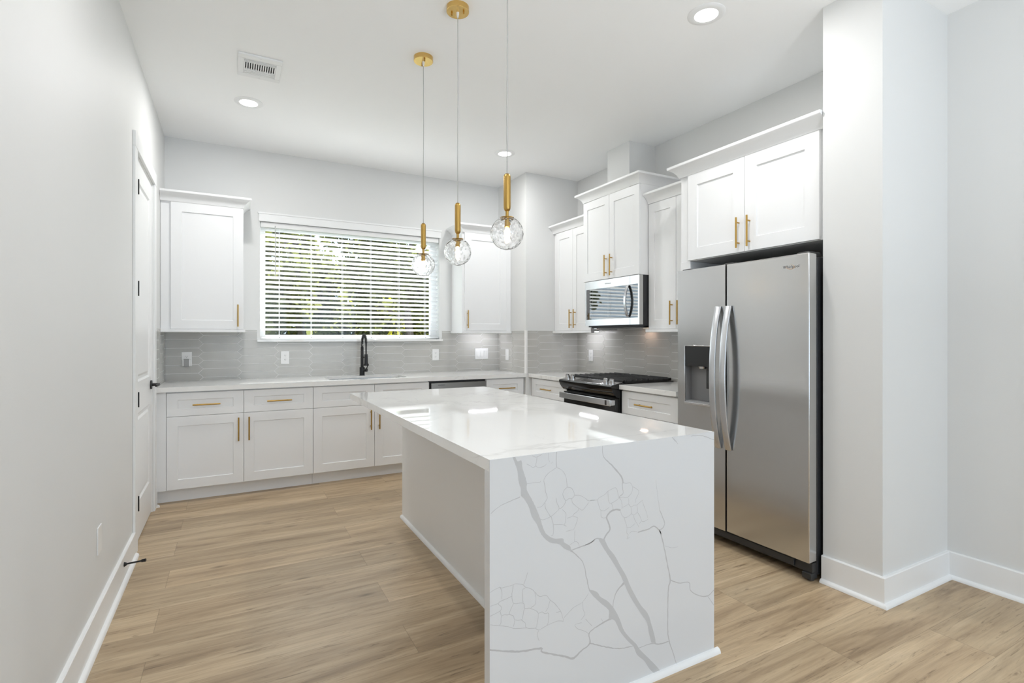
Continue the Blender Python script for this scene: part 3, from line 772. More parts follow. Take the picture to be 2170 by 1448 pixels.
# bowed front console: profile in x-z swept along y
prof = [(3.34, 0.800), (3.300, 0.806), (3.282, 0.815), (3.262, 0.835), (3.244, 0.860), (3.234, 0.884), (3.231, 0.898), (3.234, 0.904), (3.240, 0.907), (3.36, 0.930), (3.36, 0.80)]
con = MB().loft([[Vector((x, r0 + 0.002, z)) for x, z in prof], [Vector((x, r1 - 0.002, z)) for x, z in prof]]).build('console', 'black_gloss', t)
sl = (0.930 - 0.907) / 0.12
def cz(x): return 0.907 + (x - 3.240) * sl
mb = MB()
for ya, yb_ in ((r0 - 0.005, r1 + 0.005),):
    mb.add([(3.240, ya, cz(3.240) + 0.0008), (3.352, ya, cz(3.352) + 0.0008), (3.352, yb_, cz(3.352) + 0.0008), (3.240, yb_, cz(3.240) + 0.0008),
            (3.240, ya, cz(3.240) + 0.003), (3.352, ya, cz(3.352) + 0.003), (3.352, yb_, cz(3.352) + 0.003), (3.240, yb_, cz(3.240) + 0.003)],
           [(0, 3, 2, 1), (4, 5, 6, 7), (0, 1, 5, 4), (1, 2, 6, 5), (2, 3, 7, 6), (3, 0, 4, 7)])
mb.build('control_deck', 'chrome', con)
mb = MB(); ya, yb_ = -1.575, -1.935
mb.add([(3.252, ya, cz(3.252) + 0.003), (3.335, ya, cz(3.335) + 0.003), (3.335, yb_, cz(3.335) + 0.003), (3.252, yb_, cz(3.252) + 0.003),
        (3.252, ya, cz(3.252) + 0.0042), (3.335, ya, cz(3.335) + 0.0042), (3.335, yb_, cz(3.335) + 0.0042), (3.252, yb_, cz(3.252) + 0.0042)],
       [(0, 3, 2, 1), (4, 5, 6, 7), (0, 1, 5, 4), (1, 2, 6, 5), (2, 3, 7, 6), (3, 0, 4, 7)])
mb.build('touch_display', 'black_glass', con)
up = Vector((-sl, 0, 1)).normalized()
for ky in (-1.435, -1.515, -1.995, -2.075):
    c = Vector((3.285, ky, cz(3.285) + 0.003))
    kb = MB().cyl(c, c + up * 0.006, 0.025, n=24).cyl(c + up * 0.006, c + up * 0.032, 0.0215, 0.0195, 24)
    kb.M = Matrix.Translation(c) @ up.to_track_quat('Z', 'Y').to_matrix().to_4x4(); kb.box(-0.019, 0.019, -0.006, 0.006, 0.030, 0.041)
    kb.build('knob', 'chrome', t)
MB().box(3.36, 3.925, r1 - 0.004, r0 + 0.004, 0.9145, 0.922).build('cooktop', 'black_gloss', t, bevel=0.002)
# oven door with flat steel handle
dr = MB().box(3.284, 3.3175, r1 + 0.003, r0 - 0.003, 0.20, 0.796).build('oven_door', 'black_gloss', t, bevel=0.003)
MB().box(3.2825, 3.284, r1 + 0.09, r0 - 0.09, 0.30, 0.66).build('oven_window', 'black_glass', dr)
hb_ = MB().box(3.226, 3.240, r1 + 0.010, r0 - 0.010, 0.738, 0.792)
for yy in (r1 + 0.022, r0 - 0.022): hb_.box(3.240, 3.285, yy - 0.012, yy + 0.012, 0.742, 0.788)
oh = hb_.build('door_handle', 'handle_steel', dr, bevel=0.004)
MB().box(3.2252, 3.2265, r1 + 0.052, r1 + 0.074, 0.746, 0.784).build('handle_inset', 'black', oh)
MB().box(3.290, 3.3175, r1 + 0.003, r0 - 0.003, 0.06, 0.193).build('storage_drawer', 'black_gloss', t, bevel=0.003)
for (bx, by, br) in ((3.48, -1.50, 0.045), (3.77, -1.50, 0.035), (3.625, -1.745, 0.04), (3.48, -1.99, 0.035), (3.77, -1.99, 0.045)):
    MB().lathe([(br + 0.012, 0), (br + 0.012, 0.006), (br, 0.008), (br, 0.014), (br * 0.75, 0.016)], (bx, by, 0.922), 20).build('burner', 'iron', t)
gw = (r0 - r1 - 0.02) / 3
for g in range(3):
    ya = r0 - 0.008 - g * (gw + 0.002); yb_ = ya - gw
    mb = MB()
    gx0, gx1 = 3.368, 3.908
    for xx in (gx0, gx1 - 0.014): mb.box(xx, xx + 0.014, yb_, ya, 0.9235, 0.946)
    for yy in (ya - 0.012, yb_): mb.box(gx0, gx1, yy, yy + 0.012, 0.9235, 0.938)
    nb = 9
    for k in range(nb):
        xx = gx0 + 0.030 + k * (gx1 - gx0 - 0.06) / (nb - 1)
        mb.loft([[Vector((xx - 0.006, y, z0_)), Vector((xx + 0.006, y, z0_)), Vector((xx + 0.004, y, z1_)), Vector((xx - 0.004, y, z1_))]
                 for y, z0_, z1_ in ((ya, 0.930, 0.940), (ya - 0.018, 0.938, 0.952), (yb_ + 0.018, 0.938, 0.952), (yb_, 0.930, 0.940))])
    mb.box((gx0 + gx1) / 2 - 0.006, (gx0 + gx1) / 2 + 0.006, yb_, ya, 0.936, 0.950)
    for xx in (gx0 + 0.02, gx1 - 0.035):
        for yy in (ya - 0.02, yb_ + 0.008): mb.box(xx, xx + 0.012, yy, yy + 0.012, 0.9225, 0.932)
    mb.build('grate', 'iron', t)

# ---------------------------------------------------------------- refrigerator
t = thing('refrigerator', (3.60, -3.33, 0), 'tall steel side-by-side refrigerator with ice dispenser in its alcove', 'refrigerator')
fL, fM, fR, fx = -2.872, -3.262, -3.786, 3.200
MB().box(3.272, 3.93, fR + 0.002, fL - 0.002, 0.03, 1.735).build('cabinet_body', 'body', t, bevel=0.004)
for yy in (fR + 0.05, fM, fL - 0.05): MB().box(3.225, 3.33, yy - 0.035, yy + 0.035, 1.7355, 1.765).build('hinge_cover', 'dark', t, bevel=0.006)
g = MB().box(3.235, 3.272, fR + 0.004, fL - 0.004, 0.045, 0.098).box(3.222, 3.235, fR + 0.10, fL - 0.004, 0.055, 0.094).box(3.222, 3.28, fR + 0.004, fR + 0.055, 0.012, 0.045)
g.build('base_grille', 'dark', t, bevel=0.003)
MB().cyl((3.26, fR + 0.03, 0.0), (3.26, fR + 0.03, 0.045), 0.018, n=12).cyl((3.26, fL - 0.03, 0.0), (3.26, fL - 0.03, 0.045), 0.018, n=12).cyl((3.85, fR + 0.05, 0.0), (3.85, fR + 0.05, 0.045), 0.018, n=12).cyl((3.85, fL - 0.05, 0.0), (3.85, fL - 0.05, 0.045), 0.018, n=12).build('levelling_foot', 'dark', t)
D0, D1 = 0.105, 1.754
rd = MB().box(fx, 3.268, fR, fM - 0.004, D0, D1).build('fresh_food_door', 'steel', t, bevel=0.006, seg=3)
# freezer door with dispenser opening
q0, q1, q2, q3 = -2.936, -3.160, 0.868, 1.246      # dispenser opening y0,y1,z0,z1
mb = MB()
mb.box(fx, 3.268, fM + 0.004, fL, D0, q2).box(fx, 3.268, fM + 0.004, fL, q3, D1).box(fx, 3.268, q0, fL, q2, q3).box(fx, 3.268, fM + 0.004, q1, q2, q3)
mb.box(3.262, 3.268, q1, q0, q2, q3)
ld = mb.build('freezer_door', 'steel', t)
dsp = MB()
dsp.box(3.1935, 3.2015, q1 - 0.006, q1 + 0.003, q2 - 0.006, q3 + 0.006).box(3.1935, 3.2015, q0 - 0.003, q0 + 0.006, q2 - 0.006, q3 + 0.006).box(3.1935, 3.2015, q1, q0, q3 - 0.002, q3 + 0.006).box(3.1935, 3.2015, q1, q0, q2 - 0.010, q2 + 0.006)
dp = dsp.build('dispenser_frame', 'chrome', ld, bevel=0.002)
MB().box(3.198, 3.2612, q1, q0, 1.113, q3 - 0.002).build('control_panel', 'black', ld)
MB().box(3.2590, 3.2618, q1, q0, q2 + 0.006, 1.113).box(3.203, 3.259, q0 - 0.002, q0 - 0.0005, q2 + 0.006, 1.113).box(3.203, 3.259, q1 + 0.0005, q1 + 0.002, q2 + 0.006, 1.113).build('cavity_liner', plain('liner_grey', (0.22, 0.22, 0.225), 0.4), ld)
MB().lathe([(0.030, 0), (0.026, -0.014), (0.018, -0.020)], (3.232, -3.055, 1.1128), 20).build('ice_chute', 'chrome', ld)
MB().box(3.236, 3.246, -3.122, -3.080, 0.968, 1.092).box(3.246, 3.259, -3.110, -3.092, 1.05, 1.092).build('paddle', 'dark', ld, bevel=0.003)
MB().box(3.203, 3.258, q1 + 0.003, q0 - 0.003, q2 + 0.0065, q2 + 0.014).build('drip_tray', 'grey_plastic', ld)
MFR = frame((fx, 0, 0), (0, -1, 0), (-1, 0, 0))
for uu, par in ((3.212, ld), (3.288, rd)):
    mb = MB(); mb.M = MFR
    secs = []
    for k in range(25):
        q = k / 24; z = 0.612 + (1.497 - 0.612) * q
        n = 0.002 + 0.055 * (1 - abs(2 * q - 1) ** 2.2)
        secs.append([Vector((uu - 0.021, n, z)), Vector((uu + 0.021, n, z)), Vector((uu + 0.021, n + 0.012, z)), Vector((uu, n + 0.0155, z)), Vector((uu - 0.021, n + 0.012, z))])
    mb.loft(secs).build('door_handle', 'handle_steel', par, bevel=0.002)
lg = text('logo', 'Whirlpool', 0.0225, textmat(fx - 0.0003, -3.638, 1.682), 'lead', rd)
mb = MB(); path = []
for k in range(31):
    a = math.radians(-200 + k * 10); path.append((fx - 0.0005, -3.681 - 0.026 * math.cos(a) * (1 - k * 0.006), 1.689 + 0.0125 * math.sin(a) + 0.25 * (-0.012) * math.cos(a)))
mb.tube(path, [0.0003 + 0.0010 * math.sin(PI * k / 30) for k in range(31)], 6).build('logo_swirl', 'logo_gold', rd)

# ---------------------------------------------------------------- island
IX0, IX1, IY0, IY1 = 1.2417, 2.2732, -3.9563, -1.7374
t = thing('kitchen_island', (1.93, -2.84, 0), 'plain white panelled kitchen island body under the veined quartz top', 'kitchen island')
MB().box(1.612, 2.235, IY0 + 0.0395, IY1 - 0.035, 0.0, 0.8755).build('cabinet_box', 'cabinet', t)
MB().box(1.604, 1.612, IY0 + 0.0395, IY1 - 0.030, 0.0, 0.8755).build('side_panel', 'cabinet', t)
sm = [(0, 0)] + [(0.018 * math.cos(a), 0.020 * math.sin(a)) for a in [k * PI / 10 for k in range(6)]]
run([(1.604, IY1 - 0.030), (1.604, IY0 + 0.0395)], 1, sm).build('shoe_molding', 'trim', t)
MIR = frame((2.235, 0, 0), (0, 1, 0), (1, 0, 0))
for k in range(4):
    u0 = IY0 + 0.06 + k * 0.525
    front(t, 'door', MIR, u0, u0 + 0.523, Z0, 0.866, hu=u0 + (0.48 if k % 2 == 0 else 0.043), hz=0.74)

t = thing('island_worktop', (1.757, -2.85, 0), 'large white veined quartz island top with waterfall end facing the camera', 'worktop')
top = MB().box(IX0, IX1, IY0 + 0.004, IY1, CT0, CT1).build('top_slab', 'quartz', t)
# waterfall panel with its bold grey veining
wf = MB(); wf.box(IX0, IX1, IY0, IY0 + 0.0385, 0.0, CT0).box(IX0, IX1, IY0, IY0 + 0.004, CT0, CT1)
cw, sw = math.cos(YAW), math.sin(YAW)
def onface(u, v):
    a = (u - 1085) / FPX; b = (HOR - v) / FPX
    d = Vector((sw + a * cw, cw - a * sw, b)); tt = (IY0 - CAM.y) / d.y
    p = CAM + d * tt; return p.x, p.z
rv = random.Random(3)
def spline(P, step):
    """Catmull-Rom through the (x, z, width) points"""
    out = []
    for i in range(len(P) - 1):
        p0, p1, p2, p3 = P[max(i - 1, 0)], P[i], P[i + 1], P[min(i + 2, len(P) - 1)]
        n = max(2, int(math.hypot(p2[0] - p1[0], p2[1] - p1[1]) / step))
        for k in range(n):
            t = k / n
            out.append(tuple(0.5 * (2 * b + (c - a) * t + (2 * a - 5 * b + 4 * c - d) * t * t + (3 * b - a - 3 * c + d) * t ** 3) for a, b, c, d in zip(p0, p1, p2, p3)))
    out.append(P[-1]); return out
def clampf(x, z): return min(max(x, IX0), IX1), min(max(z, 0.001), CT1 - 0.0005)
def vein(pts, width=None, o=(1000, 900, 2.643), layer=0):
    P = []
    for p in pts:
        x, z = onface(o[0] + p[0] / o[2], o[1] + p[1] / o[2])
        P.append((x, z, ((p[2] / o[2]) if len(p) > 2 else width) * 0.00175))
    Q = spline(P, 0.004); yv = IY0 - 0.00025 - layer * 0.00008; sd = rv.uniform(0, 99); vs = []; L_ = 0
    for i, (x, z, w_) in enumerate(Q):
        a, b = Q[max(0, i - 1)], Q[min(len(Q) - 1, i + 1)]
        dx_, dz_ = b[0] - a[0], b[1] - a[1]; l_ = math.hypot(dx_, dz_) or 1; L_ += l_ / 2
        jx = noise.noise(Vector((L_ * 90, sd, 0))) * (0.0008 + 0.10 * w_)
        ww = max(0.0007, w_ * (1 + 0.45 * noise.noise(Vector((L_ * 60, sd, 5)))))
        if i in (0, len(Q) - 1): ww *= 0.5
        nx, nz = -dz_ / l_, dx_ / l_
        for sg in (1, -1):
            cx_, cz_ = clampf(x + nx * (jx + sg * ww / 2), z + nz * (jx + sg * ww / 2)); vs.append((cx_, yv, cz_))
    wf.add(vs, [(2 * i, 2 * i + 1, 2 * i + 3, 2 * i + 2) for i in range(len(Q) - 1)])
def band(left, right, o):
    """broad vein between two traced edges"""
    E_ = []
    for pts in (left, right):
        P = [(*onface(o[0] + x / o[2], o[1] + y / o[2]), 0) for x, y in pts]
        Q = spline(P, 0.002); L_ = [0]
        for a, b in zip(Q, Q[1:]): L_.append(L_[-1] + math.hypot(b[0] - a[0], b[1] - a[1]))
        R_ = []; k = 0
        for m_ in range(141):
            t = L_[-1] * m_ / 140
            while k < len(L_) - 2 and L_[k + 1] < t: k += 1
            f_ = (t - L_[k]) / ((L_[k + 1] - L_[k]) or 1)
            jx = 0.0012 * noise.noise(Vector((t * 140, len(pts), left[0][0])))
            R_.append((Q[k][0] + (Q[k + 1][0] - Q[k][0]) * f_ + jx, Q[k][1] + (Q[k + 1][1] - Q[k][1]) * f_))
        E_.append(R_)
    vs = []
    for a, b in zip(*E_):
        for p in (a, b):
            cx_, cz_ = clampf(*p); vs.append((cx_, IY0 - 0.00035, cz_))
    wf.add(vs, [(2 * i, 2 * i + 1, 2 * i + 3, 2 * i + 2) for i in range(140)])
OA, OB, OC, OD = (1080, 960, 6.583), (1240, 1010, 9.656), (1026, 1220, 7.92), (1000, 900, 2.643)
wf.cur = 1
band([(35, 50), (105, 240), (125, 400), (155, 500), (160, 600), (210, 650), (270, 760), (310, 890), (380, 1000), (450, 1150), (560, 1250), (690, 1275), (770, 1340), (855, 1372)],
     [(75, 50), (110, 118), (165, 110), (180, 220), (215, 330), (240, 430), (240, 520), (320, 670), (380, 800), (430, 930), (470, 1060), (520, 1140), (620, 1195), (740, 1195), (760, 1250), (840, 1300), (860, 1370)], OA)
band([(655, 930), (680, 962), (720, 1000), (765, 1040), (768, 1085), (800, 1100), (830, 1160), (870, 1210), (905, 1245), (925, 1290), (965, 1325), (1000, 1375), (1040, 1408)],
     [(662, 925), (700, 938), (720, 965), (760, 990), (795, 1030), (825, 1085), (850, 1150), (880, 1190), (920, 1230), (940, 1260), (980, 1300), (1030, 1350), (1072, 1402)], OD)
band([(708, 642), (735, 690), (768, 740), (800, 790), (835, 850), (850, 885), (880, 950), (915, 1010), (955, 1070), (980, 1110), (992, 1170), (1005, 1222)],
     [(742, 640), (765, 690), (800, 735), (830, 790), (862, 845), (885, 900), (910, 950), (945, 1010), (985, 1060), (1005, 1120), (1022, 1180), (1030, 1226)], OD)
wf.cur = 2
for q in [[(545, 700, 6), (590, 735, 5), (625, 780, 5), (640, 850, 5), (658, 930, 6)], [(730, 115, 3), (738, 180, 4), (790, 235, 8), (835, 290, 9), (848, 330, 8)],
          [(1052, 595, 8), (1070, 660, 7), (1090, 760, 7), (1110, 870, 9), (1100, 920, 8), (1097, 1050, 6), (1100, 1190, 6), (1130, 1290, 5), (1152, 1365, 4)], [(1030, 310, 1.5), (1040, 400, 2), (1052, 480, 2.5)],
          [(1112, 872, 6), (1160, 888, 5), (1215, 885, 5), (1225, 930, 5), (1270, 958, 5), (1320, 960, 6), (1357, 925, 4)], [(1320, 960, 4), (1357, 1015, 3)],
          [(90, 1262, 7), (250, 1272, 9), (385, 1255, 10), (395, 1275, 9), (520, 1300, 9), (565, 1310, 12), (610, 1270, 8), (660, 1225, 8), (660, 1165, 6), (735, 1110, 8), (795, 1080, 12)],
          [(660, 1225, 6), (760, 1248, 6), (830, 1255, 5), (905, 1240, 4)], [(930, 1255, 3.5), (1000, 1228, 4), (1050, 1230, 6), (1102, 1215, 6)],
          [(855, 885, 12), (815, 930, 8), (795, 980, 5), (790, 1025, 5)], [(270, 405, 4), (160, 455, 2.5), (105, 500, 2.5)], [(1120, 70, 4), (1140, 92, 4), (1155, 110, 2.5)],
          [(1225, 65, 4), (1285, 62, 4), (1357, 87, 5)], [(1080, 680, 2), (1120, 690, 1.5), (1155, 685, 1.5)]]: vein(q)
for q, w_ in [([(655, -40), (650, 130), (658, 205)], 1.5), ([(850, 1365), (980, 1315), (1120, 1265), (1185, 1215)], 2.0)]: vein(q, w_, OA)
for q in [[(310, 38), (360, 60), (385, 55), (455, 20)], [(385, 55), (375, 110), (368, 185), (420, 205), (490, 180), (515, 150)], [(235, 155), (285, 180), (325, 205), (368, 185)], [(538, -20), (545, 80), (555, 130)], [(575, 148), (605, 130)],
          [(658, 205), (600, 242), (540, 285), (490, 345), (475, 385)], [(658, 205), (730, 245), (780, 320), (795, 400), (800, 480)], [(235, 430), (330, 420), (415, 412), (435, 390)], [(475, 385), (490, 460), (505, 560), (525, 630), (490, 690)],
          [(800, 480), (755, 530), (742, 590), (780, 665), (830, 635), (865, 640), (905, 590), (880, 520), (850, 485), (800, 480)], [(905, 590), (980, 595), (1050, 630), (1105, 670), (1185, 655)], [(865, 640), (880, 700), (960, 770), (1020, 795), (1105, 690)],
          [(378, 765), (450, 745), (490, 690)], [(490, 690), (500, 770), (550, 860), (575, 885), (640, 835), (680, 795), (690, 770)], [(575, 885), (545, 905), (460, 935), (420, 920)], [(575, 885), (600, 960), (612, 1060), (600, 1150), (575, 1155)],
          [(610, 1005), (690, 1002), (765, 1008), (790, 1030)], [(645, 625), (660, 700), (680, 740), (690, 770)], [(780, 665), (770, 710), (720, 770), (690, 770)], [(735, 790), (785, 850), (780, 920), (765, 1008)], [(960, 770), (955, 805), (890, 860), (880, 880), (800, 915)],
          [(880, 880), (950, 905)], [(950, 905), (930, 980), (890, 1070), (850, 1080), (785, 1095)], [(910, 1080), (905, 1240)], [(835, 1290), (910, 1240), (955, 1255), (970, 1310)]]: vein(q, 0.75, OA, 1)
for q, w_ in [([(725, 690), (630, 680), (520, 720), (440, 830), (470, 930), (500, 1030), (500, 1100), (420, 1210), (380, 1290)], 3.4), ([(1075, 1145), (1170, 1115), (1290, 1080), (1410, 1020), (1510, 1100), (1560, 1180)], 2.6), ([(1525, 685), (1570, 800), (1625, 960), (1580, 1060), (1510, 1100)], 1.8),
              ([(760, 125), (760, 200), (775, 300), (770, 360), (720, 395), (690, 435)], 1.5), ([(380, 1290), (230, 1270), (120, 1350), (0, 1400)], 2.0)]: vein(q, w_, OB)
for q in [[(760, 125), (835, 140), (910, 130), (940, 150), (970, 205), (1050, 255), (1095, 295), (1080, 380), (1035, 470), (1020, 550)], [(970, 205), (960, 310), (890, 410), (835, 430), (770, 425), (690, 435)], [(690, 435), (670, 370), (655, 280), (615, 230), (545, 260), (470, 300), (400, 370), (280, 440), (250, 480), (100, 490)],
          [(470, 300), (465, 360), (485, 520), (535, 545), (640, 490), (690, 440)], [(535, 545), (560, 610), (570, 690)], [(250, 480), (285, 620), (320, 690), (390, 700), (490, 635)], [(320, 690), (325, 820), (380, 850), (430, 840)], [(690, 435), (735, 490), (755, 590), (750, 670)], [(755, 640), (885, 560), (885, 440)],
          [(885, 560), (935, 620), (1000, 590), (1065, 580), (1140, 510), (1180, 490)], [(935, 620), (945, 760), (850, 835), (795, 840), (745, 780), (725, 710)], [(945, 760), (990, 790), (1065, 725), (1060, 580)], [(1065, 725), (1120, 820), (1150, 910), (1100, 975)], [(990, 790), (1015, 890), (1080, 1000), (1100, 1040)],
          [(795, 840), (830, 950), (855, 1050), (850, 1160), (880, 1190), (855, 1280), (910, 1240)], [(855, 1045), (930, 1040), (1020, 960)], [(1150, 910), (1200, 925), (1290, 870)], [(1175, 510), (1200, 600), (1250, 730), (1280, 850)], [(905, 1170), (960, 1125), (1060, 1135)]]: vein(q, 0.75, OB, 1)
for q in [[(85, 290), (170, 240), (265, 195), (290, 210), (480, 160), (520, 135)], [(520, 140), (650, 155), (690, 195), (790, 225), (850, 280), (930, 350), (1040, 335), (1105, 410), (1180, 470), (1250, 550), (1300, 640), (1320, 720), (1330, 770)], [(490, 160), (465, 340), (495, 465), (640, 460), (670, 490), (680, 550), (770, 550), (880, 600), (910, 640)],
          [(265, 195), (295, 270), (295, 400)], [(465, 345), (380, 390), (280, 430), (240, 470), (250, 495), (290, 535), (265, 595), (90, 690)], [(240, 470), (100, 515)], [(495, 465), (440, 580), (425, 650), (490, 680), (515, 745), (620, 745), (640, 720), (665, 590), (680, 550)], [(425, 650), (385, 665), (340, 660), (290, 685), (280, 800), (250, 840)],
          [(265, 595), (290, 685)], [(515, 745), (490, 860)], [(620, 745), (690, 800), (710, 880), (860, 880), (890, 800), (910, 640)], [(650, 460), (640, 250), (690, 215)], [(850, 280), (870, 400), (850, 490), (780, 540)], [(1105, 410), (1075, 530), (1030, 610)], [(910, 640), (970, 610), (1020, 640), (1080, 640), (1070, 800), (1050, 830)],
          [(100, 830), (280, 845), (400, 860), (520, 890), (710, 880)], [(860, 880), (920, 915), (1050, 840), (1230, 765), (1330, 770)], [(1205, 620), (1275, 605)], [(920, 915), (890, 990), (920, 1100)], [(660, 150), (700, 50), (730, -60)], [(1340, 710), (1500, 540), (1650, 445), (1750, 300)],
          [(1650, 445), (1665, 580), (1690, 650), (1620, 750)], [(1700, 730), (1810, 850)], [(1640, 790), (1520, 825), (1570, 895), (1690, 935), (1760, 980)], [(1960, 720), (1990, 770)]]: vein(q, 0.8, OC, 1)
wf.build('waterfall_panel', ['quartz_shaded', 'vein', 'vein_thin'], t, smooth=20)
# loose thin veins on the top
run([(IX0 + 0.0, IY0), (IX1 + 0.02, IY0)], 1, sm).build('shoe_molding', 'trim', t)

# ---------------------------------------------------------------- pendants
def pendant(y, label, seed):
    x = 1.580
    t = thing('pendant_light', (x, y, HC), label, 'pendant light', 'brass and glass pendants over the island')
    ca = MB().lathe([(0.060, 0.0), (0.060, -0.026), (0.0585, -0.028), (0.010, -0.028)], (x, y, HC), 40).build('canopy', 'gold_satin', t)
    for k in (-1, 1):
        a = math.radians(40 if seed == 2 else 95); q = Vector((x + k * 0.033 * math.cos(a), y - k * 0.033 * math.sin(a), HC - 0.027))
        MB().cyl(q, q - Vector((0, 0, 0.013)), 0.0045, n=12).build('canopy_screw', 'gold', ca)
    MB().lathe([(0.0075, -0.028), (0.0075, -0.040), (0.0040, -0.056)], (x, y, HC), 14).build('cord_grip', 'white_plastic', t)
    MB().tube([(x, y, HC - 0.05), (x + 0.0015, y, 2.6), (x - 0.001, y, 2.3), (x, y, 2.02)], 0.0023, 8).build('cord', 'cord', t)
    # fluted handle-like stem
    n = 40; prof = [(0.004, 2.0225), (0.010, 2.0205), (0.0140, 2.015), (0.0156, 2.007), (0.0156, 1.874), (0.0140, 1.865), (0.0105, 1.859), (0.0072, 1.857), (0.0072, 1.832)]
    vs = []; fs = []
    for r, z in prof:
        for k in range(n):
            a = 2 * PI * k / n; rr = r * (0.955 if (k % 4 == 0 and r > 0.009) else 1.0); vs.append((x + rr * math.cos(a), y + rr * math.sin(a), z))
    for j in range(len(prof) - 1):
        for k in range(n): fs.append((j * n + k, j * n + (k + 1) % n, (j + 1) * n + (k + 1) % n, (j + 1) * n + k))
    fs += [tuple(range(n))[::-1], tuple(range((len(prof) - 1) * n, len(prof) * n))]
    MB().add(vs, fs).build('stem', 'gold', t, smooth=50)
    MB().lathe([(0.0300, 1.8300), (0.0310, 1.8285), (0.0300, 1.8270), (0.0125, 1.8265), (0.0125, 1.787), (0.010, 1.785)], (x, y, 0), 28).build('socket', 'gold', t)
    # rippled globe: open-necked shell with inner and outer skins
    cz_ = 1.7600; R = 0.0725; NU, NV = 72, 54; vs = []; fs = []
    for skin in (0, 1):
        for i in range(NV + 1):
            ph = 0.40 + (PI - 0.40) * i / NV
            for k in range(NU):
                a = 2 * PI * k / NU; d = Vector((math.sin(ph) * math.cos(a), math.sin(ph) * math.sin(a), math.cos(ph)))
                if i == NV: d = Vector((0.0, 0, -1))
                nz = noise.noise(d * 5.5 + Vector((seed * 5.1, skin * 9.0, 0))) + 0.5 * noise.noise(d * 10.0 + Vector((0, seed, skin * 4)))
                r = (R if skin == 0 else R - 0.0028) + nz * (0.0007 if skin == 0 else 0.0015)
                vs.append(Vector((x, y, cz_)) + d * r)
    B = (NV + 1) * NU
    for s_ in (0, 1):
        for i in range(NV):
            for k in range(NU):
                q = [i * NU + k, i * NU + (k + 1) % NU, (i + 1) * NU + (k + 1) % NU, (i + 1) * NU + k]
                fs.append(tuple(s_ * B + e for e in (q if s_ == 0 else q[::-1])))
    for k in range(NU): fs.append((k, B + k, B + (k + 1) % NU, (k + 1) % NU))
    me = MB().add(vs, fs)
    me.build('glass_globe', 'globe', t, smooth=180)
    MB().lathe([(0.004, 1.7865), (0.008, 1.784), (0.0115, 1.770), (0.0125, 1.755), (0.0120, 1.735), (0.009, 1.722), (0.003, 1.717)], (x, y, 0), 20).build('bulb', 'bulb', t)
pendant(-2.310, 'brass and glass globe pendant hanging farthest back, in front of the window', 1)
pendant(-2.873, 'middle brass and glass globe pendant, canopy near the top edge', 2)
pendant(-3.436, 'nearest brass and glass globe pendant, its canopy out of frame', 3)

# ---------------------------------------------------------------- ceiling fixtures
def downlight(x, y, label):
    t = thing('recessed_light', (x, y, HC), label, 'ceiling light', 'round recessed lights in the ceiling')
    MB().lathe([(0.062, -0.0075), (0.064, -0.0085), (0.092, -0.006), (0.0985, -0.0015), (0.0985, 0.0), (0.062, 0.0)], (x, y, HC), 48, caps=False).build('trim_ring', 'trim', t)
    MB().lathe([(0.0615, 0.0), (0.0615, -0.006), (0.0001, -0.0062)], (x, y, HC), 40).build('lens', 'lens', t)
downlight(*LIGHTS[0], 'round recessed light at the left, in front of the wall cabinet left of the window')
downlight(*LIGHTS[1], 'round recessed light near the wall corner, behind the nearest pendant cord')
downlight(*LIGHTS[2], 'round recessed light nearest the camera, in front of the refrigerator cabinet')

t = thing('ceiling_vent', (0.68, -1.685, HC), 'white metal air vent grille in the ceiling at upper left', 'vent')
vx0, vx1, vy0, vy1 = 0.553, 0.806, -1.842, -1.536
fb = MB(); ix0, ix1, iy0, iy1 = 0.588, 0.771, -1.795, -1.585
zb = HC - 0.014
fb.box(vx0, vx1, vy0, iy0, zb, HC).box(vx0, vx1, iy1, vy1, zb, HC).box(vx0, ix0, iy0, iy1, zb, HC).box(ix1, vx1, iy0, iy1, zb, HC)
fb.build('frame', 'trim', t, bevel=0.004)
MB().box(ix0, ix1, iy0, iy1, HC - 0.0012, HC - 0.0004).build('dark_throat', 'dark', t)
for ys in ((iy0 + 0.004, iy0 + 0.018, iy0 + 0.032, iy0 + 0.046), (iy1 - 0.004, iy1 - 0.016, iy1 - 0.028, iy1 - 0.040, iy1 - 0.052, iy1 - 0.064)):
    mb = MB()
    for y in ys: mb.box(ix0, ix1, y - 0.0036, y + 0.0036, zb + 0.001, zb + 0.008)
    mb.build('louver', 'trim', t)
ya, yb_ = iy0 + 0.052, iy1 - 0.071
mb = MB()
for k in range(14):
    xx = ix0 + 0.003 + k * (ix1 - ix0 - 0.006) / 13
    mb.box(xx - 0.0032, xx + 0.0032, ya, yb_, zb + 0.001, zb + 0.005)
mb.build('vertical_vane', 'trim', t)
MB().cyl((0.68, vy0 + 0.022, zb - 0.002), (0.68, vy0 + 0.022, zb), 0.005, n=10).cyl((0.68, vy1 - 0.022, zb - 0.002), (0.68, vy1 - 0.022, zb), 0.005, n=10).build('screw', 'white_plastic', t)

